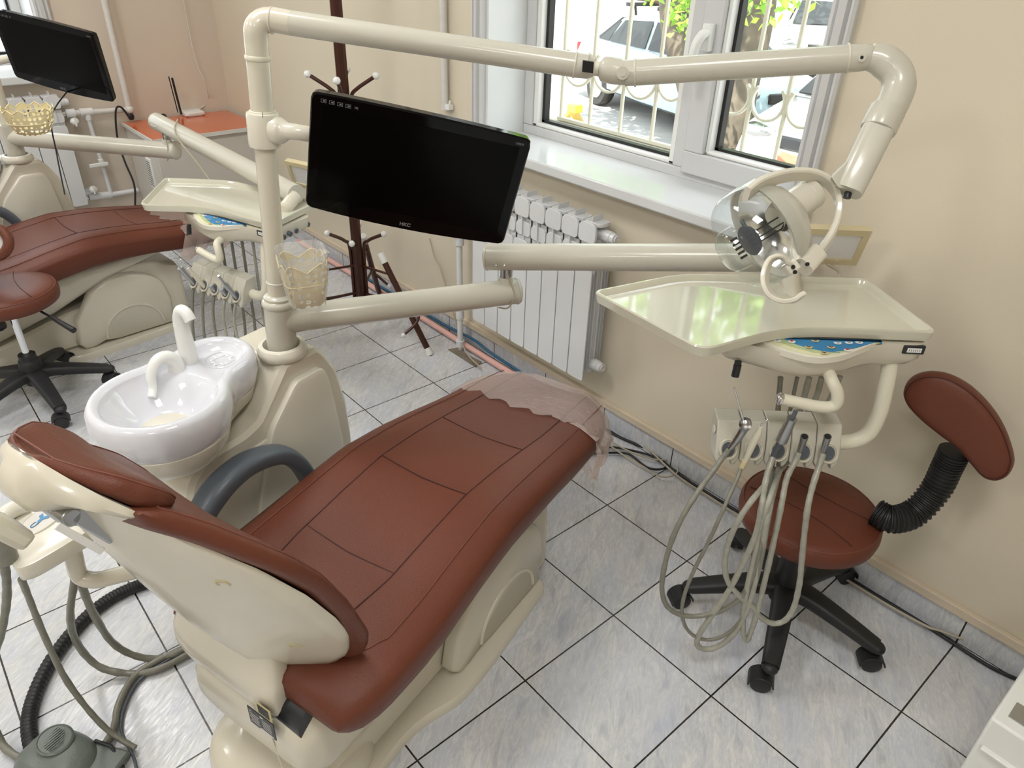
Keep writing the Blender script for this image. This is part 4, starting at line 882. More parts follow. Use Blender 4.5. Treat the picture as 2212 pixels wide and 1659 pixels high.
    g = G(f); g.tube(sm([A(x, y, Z(z)) for x, y, z in hp], 5), .0128, 20); th = g.obj('tow_handle', 'cap_cream', root)
    g = G(f); e = A(-.150, -.060, Z(.788)); dv = nrm(A(-1, .05, .16)); g.lathe([(.0135, 0), (.0135, .006), (.010, .007), (.010, .010), (.006, .012)], e, dv, 24); g.obj('handle_button', 'chrome', th)
    # bracket pipe down to the holder bar
    bp = [(.098, .03, .860), (.100, .015, .80), (.102, .005, .73), (.092, .0, .672), (.062, .0, .645), (.018, .0, .640)]
    g = G(f); g.tube(sm([A(x, y, Z(z)) for x, y, z in bp], 6), .0172, 22); g.obj('holder_bracket', 'cap_cream', root)
    # holder bar of five cups
    xs = np.linspace(-.262, .018, 6)
    for k in range(5):
        xa, xb = xs[k] + .0008, xs[k + 1] - .0008; xm = (xa + xb) / 2; w = (xb - xa) / 2
        g = G(f); R_ = []
        for t_ in np.linspace(-1, 1, 9):
            lob = math.sqrt(max(0, 1 - t_ * t_ * .92)); slot = 1 if abs(t_) < .28 else 0
            x = xm + t_ * w; zl = .622 - .030 * lob + (.030 if slot else 0)
            R_.append([A(x, y, Z(z)) for y, z in ((.026, .705), (-.018, .700), (-.036, .668), (-.044 - .006 * lob, .640), (-.048 - .006 * lob, zl + .006), (-.040, zl), (-.010, .612), (.020, .655))])
        g.loft(R_); c = g.obj('instrument_cup', 'arm_grey', root, smooth=30, bev=.003)
        g = G(f); nn = nrm(A(0, -.85, .45)); ctr = A(xm, -.0475, Z(.643)); u_ = A(1, 0, 0); v_ = np.cross(nn, u_)
        g.loft([[ctr + nn * h + u_ * .019 * k_ * math.cos(a) + v_ * .022 * k_ * math.sin(a) for a in np.linspace(0, 2 * PI, 24, endpoint=False)] for h, k_ in ((.001, 1.12), (.004, 1.05), (.004, .93), (-.012, .62))], cap=(False, False)); r_ = g.obj('cup_mouth', 'ivory', c, smooth=60)
        g = G(f); g.loft([[ctr + nn * h + u_ * .0165 * math.cos(a) * q + v_ * .019 * math.sin(a) * q for a in np.linspace(0, 2 * PI, 24, endpoint=False)] for h, q in ((-.004, .85), (.0014, .85))]); g.obj('cup_hole', 'grey_rubber', r_)
    g = G(f); g.cyl((-.263, -.012, Z(.672)), (-.265, -.012, Z(.672)), .010, n=20); g.obj('end_disc', 'ivory_light', root)
    for k in range(5):
        g = G(f); g.cyl((.148 - .006 * k, .05 + .035 * k, Z(.872)), (.166 - .006 * k, .052 + .035 * k, Z(.868)), .009, n=12); g.obj('toggle', 'grey_rubber', root, smooth=30)
    # x-ray viewer
    xc = .030
    Mx = np.stack([f.d((1, 0, 0)), f.d(nrm((0, .95, .30))), f.d(nrm((0, -.30, .95)))], 1); fx = Fr(f((xc, .318, Z(.996))), M=Mx)
    g = G(fx); 
    for (x0, x1, z0, z1) in ((-.078, .078, .036, .052), (-.078, .078, -.052, -.036), (-.078, -.062, -.036, .036), (.062, .078, -.036, .036)): g.box(((x0 + x1) / 2, 0, (z0 + z1) / 2), (x1 - x0, .020, z1 - z0))
    vf = g.obj('viewer_frame', 'xray_frame', root, smooth=30)
    g = G(fx); g.box((0, .002, 0), (.128, .012, .076)); g.obj('viewer_screen', 'xray_white', vf)
    for xx in (-.02, .025): g = G(fx); g.sphere((xx, -.010, -.039), .004, 10); g.obj('film_clip', 'xray_frame', vf)
    g = G(f); g.tube(sm([A(.03, .31, Z(.95)), A(.06, .30, Z(.935)), A(.05, .28, Z(.92)), A(.0, .29, Z(.915)), A(-.02, .31, Z(.93))], 5), .004, 8); g.obj('viewer_cable', 'beige_cable', root)
    # arms: (root point, end point, pin, upper arm from, to)
    a0, a1, b0, b1, ra = arms; da, db = nrm(a1 - a0), nrm(b1 - b0)
    g = G(); g.tube([a0, a1], ra, 32); g.lathe([(ra, -.003), (ra + .002, -.002), (ra + .002, .0), (ra * .96, .006), (ra * .6, .011), (.001, .012)], a1, da, 32); aa = g.obj('lower_arm', 'arm_grey', root, smooth=45)
    g = G(); g.tube([b0, b1], ra * 1.02, 32); g.lathe([(ra * 1.02, .003), (ra * 1.05, .002), (ra * 1.05, .0), (ra * .98, -.005), (ra * .6, -.009), (.001, -.010)], b0, db, 32); ab = g.obj('upper_arm', 'arm_grey', root, smooth=45)
    pin = a1 - da * .032; pt_ = A(pin[0], pin[1], 0); hb_ = b0 + db * .045
    g = G(); g.cyl(A(pin[0], pin[1], a1[2] + ra * .4), A(pin[0], pin[1], a1[2] + ra + .012), .024, .017, n=24); g.obj('pivot_boss', 'arm_grey', aa, smooth=60)
    g = G(); g.cyl(A(pin[0], pin[1], a1[2] + ra + .010), A(pin[0], pin[1], b0[2] - ra * .7), .0155, n=24); g.obj('pivot_pin', 'steel', aa)
    nn = nrm(CAMC - b0); nn = nrm(nn - db * (nn @ db)); lo = -nrm(np.cross(np.cross(A(0, 0, 1), db), db)) * -1
    for k in (.030, .052):
        v_ = nrm(nn * .80 + A(0, 0, -.55)); v_ = nrm(v_ - db * (v_ @ db)); p = b0 + db * k + v_ * ra * 1.0; g = G(); g.sphere(p, .0045, 10); g.obj('screw', 'chrome', ab)
    cs_ = [A(pin[0], pin[1], b0[2] - ra * .9) + nn * .012, a1 + nn * (ra + .006) + A(0, 0, .0), a1 + nn * (ra + .010) + A(0, 0, -.024), a1 - da * .02 + nn * ra * .8 + A(0, 0, -ra - .012), a1 - da * .05 + A(0, 0, -ra - .008)]
    g = G(); g.tube(sm(cs_, 6), .0022, 8); g.obj('loop_cable', 'beige_cable', root)
    g = G(f); xx = f.inv(b1); g.tube([A(xx[0], xx[1], xx[2]), A(xx[0], xx[1] - .05, xx[2] - .03), A(xx[0] - .02, .16, Z(.885))], .024, 20); g.box((-.05, .17, Z(.885)), (.30, .12, .035)); g.obj('rear_mount', 'ivory', root, bev=.006)
    return root
mk('tray_top', (.60, .585, .48), .045, coat=.7, var=.02)
FT = Fr((.304124, -.03993, 0), 47.645)
a0 = onpole(691) ; a1 = on('z', a0[2] + .002, 1116, 629)
b0_ = on('z', a1[2] + .098, 1052, 555); b1_ = on('z', .952, 1700, 557)
tb1 = table(FT, 0, 'ivory instrument table with a shiny tray, on two arms over the stool by the wall', (a0, a1, b0_, b1_, .0345))
# smooth blend at the root of the lower arm
da = nrm(a1 - a0); g = G(); g.tube([a0 + da * .028, a0 + da * .045, a0 + da * .07], [.0362, .0355, .0345], 32); g.obj('arm_root', 'arm_grey', tb1, smooth=60)
FT2 = Fr((-1.591, -.606, 0), 18.7)
W2 = U2(U1.inv(W0)); pd2 = nrm(A(-.02, .0, 1))
post2 = thing('monitor_post', W2, 'grey-ivory post of the far unit carrying the second monitor', 'post')
T2 = at(3.0, 32, 150)
def seg2(v): return None
g = G(); S2 = W2 + A(0, 0, .155); g.tube([W2 - A(0, 0, .01), S2], .0365, 28); g.obj('sleeve', 'arm_grey', post2)
g = G(); g.tube([S2, W2 + A(-.03, .02, .75)], .0235, 24); g.obj('pole', 'ivory', post2)
a0b = W2 + A(0, 0, .10); a1b = on('z', a0b[2], 380, 326); b0b = on('z', a1b[2] + .10, 338, 262); b1b = on('z', .80, 640, 420)
tb2 = table(FT2, -.16, 'pale instrument table of the far unit, over the foot end of the far chair', (a0b, a1b, b0b, b1b, .0345))
# ================================================================ MONITORS
def monitor(TL, TR, BR, BL, label, bigtext=True):
    c = (TL + TR + BR + BL) / 4; rx = nrm(TR - TL + BR - BL); uz = nrm(TL - BL + TR - BR); uz = nrm(uz - rx * (uz @ rx)); ny = np.cross(rx, uz)      # ny towards the viewer
    if (CAMC - c) @ ny < 0: ny = -ny
    f = Fr(c, M=np.stack([rx, uz, ny], 1)); w = np.linalg.norm(TR - TL) / 2; h = np.linalg.norm(TL - BL) / 2
    root = thing('monitor', f((0, 0, -.04)), label, 'monitor')
    def outl(k=0, bow=.012):
        P = fillet([(-w + k, -h + k), (w - k, -h + k), (w - k, h - k), (-w + k, h - k)], .012, 5)
        return [A(p[0], p[1] + (-bow * (1 - (p[0] / w) ** 2) if p[1] < 0 else 0)) for p in sum([[p] + ([] if True else []) for p in P], [])]
    P = []
    for i in range(13): x = -w + .012 + (2 * w - .024) * i / 12; P.append(A(x, -h - .012 * (1 - (x / w) ** 2)))
    P += [A(w - .003, -h + .004), A(w, -h + .014)] + [A(w, y) for y in np.linspace(-h + .04, h - .02, 4)] + [A(w - .003, h - .004), A(w - .012, h)]
    for i in range(1, 12): x = w - .012 - (2 * w - .024) * i / 12; P.append(A(x, h + .004 * (1 - (x / w) ** 2)))
    P += [A(-w + .012, h), A(-w + .003, h - .004), A(-w, h - .014)] + [A(-w, y) for y in np.linspace(h - .04, -h + .04, 4)] + [A(-w, -h + .014), A(-w + .003, -h + .004)]
    g = G(f); g.loft([[A(*p, -.034) for p in inset(P, .03)], [A(*p, -.026) for p in inset(P, .004)], [A(*p, -.004) for p in P], [A(*p, .0) for p in inset(P, .003)]]); bz = g.obj('bezel', 'black_gloss', root, smooth=35)
    g = G(f); g.box((0, .004, -.0005), (2 * w - .044, 2 * h - .052, .0022)); g.obj('screen', 'screen', root)
    g = G(f); g.loft([[A(-.12, -.09, -.034), A(.12, -.09, -.034), A(.12, .09, -.034), A(-.12, .09, -.034)], [A(-.09, -.06, -.060), A(.09, -.06, -.060), A(.09, .06, -.060), A(-.09, .06, -.060)]]); g.obj('rear_housing', 'black_plastic', root, bev=.006)
    text('HKC', 'logo', 'dim_ink', bz, f((-.004, -h + .004, .0006)), rx, uz, .0125, bold=.0005)
    text('S9809', 'model_number', 'dim_ink', bz, f((w - .024, h - .014, .0006)), rx, uz, .0075)
    for k in range(5):
        x = -w + .026 + k * .0165; g = G(f)
        for (x0, y0, w_, h_) in ((0, .0035, .011, .0008), (0, -.0035, .011, .0008), (-.005, 0, .0008, .007), (.005, 0, .0008, .007), (.001, 0, .005, .003)): g.box((x + x0 * (.6 if k == 4 else 1), h - .014 + y0 * (.4 if k == 4 else 1), .0006), (w_ * (.6 if k == 4 else 1), h_, .0005))
        g.obj('badge', 'dim_ink', bz)
    return root, f
m1, fm1 = monitor(A(-.594, -.778, 1.332), A(-.324, -.416, 1.241), A(-.411, -.417, .981), A(-.680, -.778, 1.072), 'large black monitor clamped to the near pole')
cl = onpole(279); mb = fm1((0, 0, -.055)); e1 = at(1.60, 700, 296)
g = G(); g.lathe([(.0245, -.038), (.0335, -.036), (.0345, -.03), (.0345, .03), (.0335, .034), (.0245, .036)], cl, pdir, 36); mc = g.obj('clamp', 'ivory_light', m1, smooth=40)
ar_ = at(1.575, 640, 285); g = G(); g.tube(sm([cl + nrm(ar_ - cl) * .025, cl + nrm(ar_ - cl) * .045, ar_, e1], 5), list(np.interp(np.linspace(0, 1, 16), [0, .3, .5, 1], [.031, .028, .017, .016])), 22); g.tube([e1, at(1.66, 800, 320), mb], .015, 16); g.obj('bracket_arm', 'ivory_light', m1, smooth=60)
lf = nrm(CAMC - cl); lft = nrm(np.cross(pdir, lf)) ;
for dz_ in (.014, -.014):
    p = cl + pdir * dz_ + nrm(lf * .80 + nrm(np.cross(lf, pdir)) * -.6) * .0335; g = G(); g.sphere(p, .006, 12, sc=(1, 1, .6)); s_ = g.obj('clamp_bolt_well', 'dark_hole', mc); 
    p = p + lf * .004; g = G(); g.sphere(p, .0035, 8); g.obj('clamp_bolt', 'chrome', s_)
g = G(); g.ribbon([cl + pdir * t_ + lf * .0346 for t_ in (-.036, .034)], lft, .0012, .001); g.obj('clamp_gap', 'dark_hole', mc)
m2, fm2 = monitor(A(-2.901, -.948, 1.306), A(-2.529, -.686, 1.239), A(-2.600, -.653, .975), A(-2.972, -.915, 1.043), 'black monitor on the far post, cut off by the left edge of the picture')
g = G(); g.tube([W2 + A(-.012, .008, .40), fm2((0, 0, -.12)), fm2((0, 0, -.055))], .016, 16); g.obj('bracket_arm', 'ivory_light', m2)
g = G(); g.tube(sm([at(3.0, 384, 258), at(2.97, 377, 280), at(2.95, 392, 310), at(2.92, 425, 350), at(2.9, 455, 392)], 5), .003, 8); g.obj('draped_cable', 'beige_cable', tb2)
g = G(); g.tube(sm([fm2((.00, -.14, -.04)), at(2.95, 112, 250), at(3.0, 122, 330), at(3.0, 140, 420)], 5), .0028, 8); g.obj('power_cable', 'black_plastic', m2)
# ================================================================ STOOLS
def stool(c, zt, rot, label, par):
    r = .172; f = Fr((c[0], c[1], 0), rot); root = thing('rolling_stool', f((0, 0, 0)), label, 'stool')
    lean = par.get('lean', A(0, 0)); m_ = par.get('mat', 'black_plastic')
    g = G(f); g.lathe([(.034, .075), (.040, .10), (.040, .16), (.036, .175), (.030, .18), (.030, .20)] if par['chrome'] else [(.040, .075), (.042, .10), (.036, .13), (.034, .28), (.036, .30)], (0, 0, 0), n=28); hub = g.obj('base_hub', m_, root, smooth=40)
    top = A(lean[0], lean[1], zt - .062)
    if par['chrome']: g = G(f); g.cyl((0, 0, .19), top, .0125, n=24); g.obj('gas_column', 'chrome', root)
    else: g = G(f); g.tube([(0, 0, .28), top], .030, 24); g.obj('column_cover', m_, root)
    for k in range(5):
        a = math.radians(par['legs'][k]); d = A(math.cos(a), math.sin(a), 0); L = par.get('L', .262)
        g = G(f); g.tube(sm([d * .02 + A(0, 0, .118), d * .07 + A(0, 0, .117), d * .16 + A(0, 0, .098), d * (L - .01) + A(0, 0, .074)], 4), list(np.interp(np.linspace(0, 1, 13), [0, .3, 1], [1.15, 1.0, .72])), 14, up=A(0, 0, 1), sq=(.021, .031, .55)); g.sphere(d * (L - .008) + A(0, 0, .072), .021, 14, sc=(1, 1, .75)); g.obj('leg', m_, root, smooth=45)
        cs = par['cast'][k]; ca = math.radians(cs); w_ = A(math.cos(ca), math.sin(ca), 0); q = d * L + w_ * .012; ax = A(-w_[1], w_[0], 0)
        g = G(f); g.cyl(d * L + A(0, 0, .045), d * L + A(0, 0, .075), .007, n=10); hc = Fr(f(q + A(0, 0, .026)), M=np.stack([f.d(w_), f.d(ax), f.d((0, 0, 1))], 1))
        arc = [A(.030 * math.cos(t), 0, .030 * math.sin(t)) for t in np.linspace(-.1, PI * .95, 12)]; g.ribbon(arc, (0, 1, 0), .046, .004, fr=hc); ho = g.obj('caster', m_, root, smooth=40)
        for sg in (-1, 1):
            g = G(hc); g.lathe([(.004, -.007), (.022, -.007), (.0255, -.005), (.0255, .005), (.022, .007), (.004, .008)], (0, sg * .012, -.0005), (0, 1, 0), 24); g.obj('wheel', m_, ho)
    tf_ = Fr(f(A(lean[0], lean[1], 0)), rot)
    g = G(tf_); g.cyl((0, 0, zt - .072), (0, 0, zt - .050), .10, n=28); g.box((0, 0, zt - .068), (.17, .17, .010)); g.obj('seat_mount', m_, root, bev=.003)
    g = G(tf_); g.lathe([(.14, -.056), (.160, -.055), (.170, -.048), (.1735, -.030), (.172, -.012), (.165, -.002), (.150, .005), (.11, .009), (.05, .0105), (.0005, .011)], (0, 0, zt - .008), n=64); se = g.obj('seat', 'leather', root, smooth=60)
    g = G(tf_); g.tube([A(.1655 * math.cos(a), .1655 * math.sin(a), zt - .0095) for a in np.linspace(0, 2 * PI, 64, endpoint=False)], .0014, 6, closed=True); g.obj('stitched_seam', 'stitch', se)
    g = G(tf_)
    for sg in (-1, 1):
        g.tube([A(x, sg * (.045 + .55 * x * x * 1.6), zt + .0028 - (x * x + (.045 + .88 * x * x) ** 2) * .22 + .0008) for x in np.linspace(-.14, .14, 20)], .0013, 6)
    g.obj('seam', 'seam', se)
    return root, tf_, se
cA_ = on('z', 0, 1680, 1328); cA_ = A(.292, .030, 0)
def ang(c, u, v, z=.03): p = on('z', z, u, v); return math.degrees(math.atan2(p[1] - c[1], p[0] - c[0]))
st1_legs = [ang(cA_, 1655, 1470), ang(cA_, 1890, 1425), ang(cA_, 1815, 1240), ang(cA_, 1590, 1165), ang(cA_, 1488, 1290)]
st1, tf1, se1 = stool(cA_, .407, 0, 'black five-star stool with brown seat and kidney back, by the wall under the instrument hoses', dict(chrome=False, legs=st1_legs, cast=[-150, -140, 60, 120, -120]))
# back rest on a corrugated arm
pc = on('y', .19, 2072, 918)
t_ = sm([at(1.80, 1890, 1105), on('y', .10, 1925, 1122), on('y', .15, 1975, 1108), on('y', .19, 2020, 1060), on('y', .20, 2045, 1010), on('y', .20, 2062, 975)], 8)
g = G(); n_ = len(t_); nn_ = n_ * 3; tt = np.linspace(0, n_ - 1, nn_); pts = [A(*[np.interp(x, range(n_), [p[k] for p in t_]) for k in range(3)]) for x in tt]
g.tube(pts, [.0345 if (i // 2) % 2 else .0305 for i in range(nn_)], 22); g.obj('corrugated_arm', 'black_plastic', st1, smooth=30)
pl_n = nrm(A(-.70, -.62, .12)); ur = nrm(np.cross(A(0, 0, 1), pl_n)) ; uu_ = np.cross(pl_n, ur)
# kidney back pad traced on a plane through pc
def onpl(u, v, P0, n_): d = ray(u, v); return CAMC + d * (((P0 - CAMC) @ n_) / (d @ n_))
kn = nrm(nrm(CAMC - pc) * A(1, 1, .2)); kx = nrm(np.cross(A(0, 0, 1), kn)); ky = np.cross(kn, kx)
kid = [(1951, 845), (1962, 822), (1985, 808), (2015, 804), (2050, 811), (2095, 836), (2140, 880), (2172, 930), (2190, 985), (2188, 1012), (2175, 1030), (2152, 1038), (2128, 1030), (2105, 1005), (2070, 965), (2030, 935), (1985, 898), (1958, 868)]
kq = [onpl(u, v, pc, kn) for u, v in kid]; kp_ = sm([A((p - pc) @ kx, (p - pc) @ ky) for p in kq], 4, closed=True)
fk = Fr(pc, M=np.stack([kx, ky, kn], 1))
g = G(fk); cen = sum(kp_) / len(kp_)
R_ = []
for z, k in ((-.036, .55), (-.034, .80), (-.026, .955), (-.010, 1.0), (.006, .985), (.014, .94), (.019, .85), (.022, .6), (.023, .25)): R_.append([A(*(cen + (p - cen) * k), z) for p in kp_])
g.loft(R_); bp_ = g.obj('back_pad', 'leather', st1, smooth=60)
g = G(fk); g.tube([A(*(cen + (p - cen) * .945), .0142) for p in kp_], .0013, 6, closed=True); g.obj('stitched_seam', 'seam', bp_)
cB_ = A(-2.17, -1.275, 0)
st2_legs = [ang(cB_, 225, 815), ang(cB_, 35, 925), ang(cB_, 175, 845) if False else -8, ang(cB_, -60, 870), ang(cB_, 40, 790)]
st2, tf2, se2 = stool(cB_, .475, 0, 'dusty black five-star stool with round brown seat, chrome column and height lever', dict(chrome=True, mat='black_dusty', legs=[ang(cB_, 222, 805, .06) + 72 * k for k in range(5)], cast=[-60, 120, 180, 220, -100], lean=A(-.0, .0)))
g = G(); lv = [at(2.66, 80, 668), at(2.64, 115, 688)]; g.tube(lv, .0045, 10); g.tube([at(2.64, 112, 686), at(2.62, 160, 714)], [.008, .011], 12); g.obj('height_lever', 'black_plastic', st2)
g = G(); c_ = at(2.50, -18, 523); g.tube([c_ + (cv(1, 0, 0) * math.cos(a) * .058 + cv(0, 1, .1) * math.sin(a) * .050) for a in np.linspace(0, 2 * PI, 36, endpoint=False)], .017, 14, closed=True); g.obj('back_ring', 'leather', st2)
g = G(); g.lathe([(.0005, .0), (.050, .004), (.050, .014), (.0005, .018)], c_ + cv(0, 0, .01), nrm(CAMC - c_), 32); g.obj('back_disc', 'white_plastic', st2)
g = G(); g.tube(sm([at(2.60, -20, 545), at(2.66, -70, 640), at(2.68, -55, 715), at(2.70, 5, 695)], 6), [.030 if i % 2 else .026 for i in range(19)], 16); g.obj('corrugated_arm', 'black_plastic', st2)
# ================================================================ COAT RACK
cr = A(-1.90, .015, 0); rk = thing('coat_rack', cr, 'brown metal coat rack with white ball tips standing behind the large monitor', 'coat rack')
g = G(); g.tube([cr + A(0, 0, .13), cr + A(.0, 0, 1.85)], .0235, 8); g.obj('pole', 'brown_metal', rk, smooth=30)
for k in range(4):
    a = math.radians(-38 + 90 * k); d = A(math.cos(a), math.sin(a), 0); P_ = [cr + d * .03 + A(0, 0, .30), cr + d * .03 + A(0, 0, .44)]
    g = G(); g.tube(sm([cr + d * .030 + A(0, 0, .12), cr + d * .030 + A(0, 0, .40), cr + d * .05 + A(0, 0, .445), cr + d * .115 + A(0, 0, .475)], 5), .0075, 10); hk = g.obj('lower_hook', 'brown_metal', rk); g = G(); g.sphere(cr + d * .122 + A(0, 0, .478), .0135, 14); g.obj('ball_tip', 'white_plastic', hk)
    for zz, nm in ((1.045, 'upper_hook'), (1.60, 'top_hook')):
        g = G(); g.tube(sm([cr + d * .026 + A(0, 0, zz - .07), cr + d * .030 + A(0, 0, zz), cr + d * .055 + A(0, 0, zz + .030), cr + d * .125 + A(0, 0, zz + .075)], 5), .0075, 10); hk = g.obj(nm, 'brown_metal', rk); g = G(); g.sphere(cr + d * .132 + A(0, 0, zz + .079), .0145, 14); g.obj('ball_tip', 'white_plastic', hk)
for k in range(3):
    a = math.radians([17, 137, 257][k]); d = A(math.cos(a), math.sin(a), 0); up_ = cr + d * .155 + A(0, 0, .385); ft = cr + d * .385 + A(0, 0, .012)
    g = G(); g.tube([up_, ft], .0135, 14); lg = g.obj('leg', 'brown_metal', rk)
    g = G(); dv = nrm(ft - up_); g.cyl(up_ - dv * .04, up_ + dv * .006, .0155, n=16); g.obj('leg_cap', 'white_plastic', lg); g = G(); g.cyl(ft - dv * .02, ft + dv * .014, .0155, n=16); g.obj('leg_foot', 'white_plastic', lg)
    for t_ in (.14, .50):
        q = up_ + (ft - up_) * t_; g = G(); g.cyl(cr + A(0, 0, q[2]) + d * .02, q, .0055, n=10); g.obj('brace', 'brown_metal', rk)
    q = up_ + (ft - up_) * .55; sd = A(-d[1], d[0], 0); g = G(); g.tube(sm([cr + d * .04 + A(0, 0, .20), q + sd * .03 + A(0, 0, .02), q + sd * .0 + d * .045 - A(0, 0, .03), q + d * .02 - sd * .07 - A(0, 0, .08)], 5), .0065, 10); uh = g.obj('umbrella_arm', 'brown_metal', rk); g = G(); g.sphere(q + d * .02 - sd * .07 - A(0, 0, .08), .011, 12); g.obj('ball_tip', 'white_plastic', uh)
# ================================================================ ORANGE-TOPPED CABINET, ROUTER
oc = thing('low_cabinet', (-3.70, .01, 0), 'grey low cabinet with a glossy orange top in the corner', 'cabinet')
x0, x1, y0, y1, zt_ = XL + .012, -3.42, -.31, .315, .62
g = G(); g.box(((x0 + x1) / 2, (y0 + y1) / 2, zt_ / 2 + .0), (x1 - x0 - .03, y1 - y0 - .02, zt_ - .03)); g.obj('carcass', 'cabinet_grey', oc, smooth=30)
g = G(); g.box(((x0 + x1) / 2, (y0 + y1) / 2, zt_ - .009), (x1 - x0 - .004, y1 - y0 - .004, .018)); g.obj('top', 'orange_top', oc, bev=.002)
g = G(); g.box((x1, (y0 + y1) / 2, zt_ - .010), (.006, y1 - y0, .020)); g.box(((x0 + x1) / 2, y0, zt_ - .010), (x1 - x0, .006, .020)); g.obj('edge_band', 'cab_white', oc)
g = G(); g.box((x1 - .012, (y0 + y1) / 2, .30), (.016, y1 - y0 - .02, .56)); dr = g.obj('door', 'cabinet_grey', oc, bev=.002)
g = G(); vx, vz = -3.60, .40; yv = y0 + .008
g.box((vx, yv, vz), (.075, .012, .17)); vg = g.obj('vent_grille', 'white_plastic', oc, bev=.003)
for k in range(11): g = G(); g.box((vx, yv - .0065, vz - .065 + k * .013), (.055, .002, .004)); g.obj('vent_slot', 'grey_rubber', vg)
rt_ = thing('wifi_router', (-3.62, .02, zt_), 'white wireless router with two black antennas on the orange cabinet top', 'router')
rc = on('z', zt_ + .01, 412, 243)
g = G(); g.loft([[A(p[0], p[1], z) for p in fillet([(rc[0] - .085 * k, rc[1] - .06 * k), (rc[0] + .085 * k, rc[1] - .06 * k), (rc[0] + .085 * k, rc[1] + .06 * k), (rc[0] - .085 * k, rc[1] + .06 * k)], .02)] for z, k in ((zt_ + .001, .92), (zt_ + .010, 1), (zt_ + .022, .97), (zt_ + .026, .85))]); g.obj('router_body', 'white_plastic', rt_, smooth=50)
for u0, v0, u1, v1 in ((388, 240, 368, 168), (401, 249, 382, 172)):
    k_ = 0 if u0 < 395 else 1; p = rc + A(-.02 + .06 * k_, -.070, .004); q = p + A(.0, -.012, .205); g = G(); g.tube([p, q], .0065, 8); g.obj('antenna', 'black_plastic', rt_)
g = G(); g.tube(sm([rc + A(.0, .05, .01), rc + A(-.02, .12, .05), A(XL + .03, .20, .80), A(XL + .018, .17, 1.0), A(XL + .014, .166, 1.9), A(XL + .014, .165, 2.9)], 6), .0028, 8); g.obj('network_cable', 'pipe_paint', rt_)
g = G(); g.sphere(on('z', zt_ + .02, 352, 252), .022, 12, sc=(1, 1, .8)); tag(g.obj('power_adapter', 'black_plastic', None), 'small black power adapter at the back edge of the orange cabinet top', 'adapter')
g = G(); g.tube(sm([lw(282, 258, XL + .07), lw(262, 232, XL + .08), lw(250, 240, XL + .09), lw(254, 300, XL + .10), lw(270, 350, XL + .16), lw(290, 400, XL + .22), lw(292, 455, XL + .25)], 6), .0055, 8); tag(g.obj('black_cable', 'black_plastic', None), 'black power cable looping down beside the orange-topped cabinet', 'cable')
g = G(); g.sphere(lw(283, 252, XL + .075), .018, 10, sc=(.7, 1, 1.2)); tag(g.obj('wall_plug', 'black_plastic', None), 'black plug under the pipe elbow above the orange cabinet', 'plug')
# ================================================================ BASKETS
def lace_mat():
    m = bpy.data.materials.new('lace'); m.use_nodes = True; nt = m.node_tree; N = nt.nodes; L = nt.links; b = N['Principled BSDF']; b.inputs['Base Color'].default_value = (.74, .64, .38, 1); b.inputs['Roughness'].default_value = .45
    tc = N.new('ShaderNodeTexCoord'); v = N.new('ShaderNodeTexVoronoi'); v.inputs['Scale'].default_value = 62; v.inputs['Randomness'].default_value = .25; L.new(tc.outputs['Object'], v.inputs['Vector'])
    g_ = N.new('ShaderNodeMath'); g_.operation = 'GREATER_THAN'; g_.inputs[1].default_value = .0063 * 62; L.new(v.outputs['Distance'], g_.inputs[0]); L.new(g_.outputs[0], b.inputs['Alpha']); MT['lace'] = m
lace_mat()
kb_ = at(1.66, 664, 655)
_d = ray(664, 600); fb = Fr((kb_[0], kb_[1], kb_[2]), math.degrees(math.atan2(_d[1], _d[0])) - 90 + 8)
bk = thing('lace_basket', kb_, 'cream lace-patterned plastic basket lined with a clear bag, on the near pole', 'basket')
def bring(h, hw_, sc_=0, n=96):
    out = []
    for i in range(n):
        a = 2 * PI * i / n; c, s_ = math.cos(a), math.sin(a); x = hw_ * math.copysign(abs(c) ** .45, c); y = hw_ * math.copysign(abs(s_) ** .45, s_)
        out.append(A(x, y, h + sc_ * (abs(math.sin(4 * a)) ** .5)))
    return out
g = G(fb); H = .102; g.loft([bring(.002, .030), bring(.006, .036), bring(.05, .043), bring(H - .022, .048), bring(H - .012, .0495, .018)], cap=(True, False)); g.obj('basket_wall', 'lace', bk, smooth=50)
g = G(fb); rr_ = bring(H - .011, .0498, .018); g.tube(rr_, .0016, 6, closed=True); g.tube(bring(.058, .0445), .0013, 6, closed=True); g.obj('basket_rim', 'basket', bk)
def crink(L_, s=.0012): return [[p + rng.normal(size=3) * s for p in r] for r in L_]
g = G(fb); g.loft(crink([bring(.004, .038), bring(.05, .0455), bring(.09, .051), bring(.128, .052), bring(.126, .0505), bring(.10, .044), bring(.05, .036), bring(.02, .028)]), cap=(True, True)); tag(g.obj('plastic_bag', 'bag_film', None, smooth=35), 'clear plastic bag lining the lace basket on the near pole', 'plastic bag')
kb2 = at(2.82, 74, 288); fb2 = Fr(kb2, 0); bk2 = thing('lace_bowl', kb2, 'round cream lace bowl round the far pole below the far monitor', 'basket')
def cring(h, r, sc_=0, n=72): return [A(r * math.cos(2 * PI * i / n), r * math.sin(2 * PI * i / n), h + sc_ * abs(((i * 12 / n) % 1) - .5) * 2) for i in range(n)]
g = G(fb2); g.loft([cring(.0, .045), cring(.006, .058), cring(.045, .078), cring(.075, .085), cring(.085, .087, .014)], cap=(True, False)); g.obj('bowl_wall', 'lace', bk2, smooth=50)
g = G(fb2); g.tube(cring(.085, .087, .014), .002, 6, closed=True); g.tube(cring(.045, .0785), .0016, 6, closed=True); g.obj('bowl_rim', 'basket', bk2)
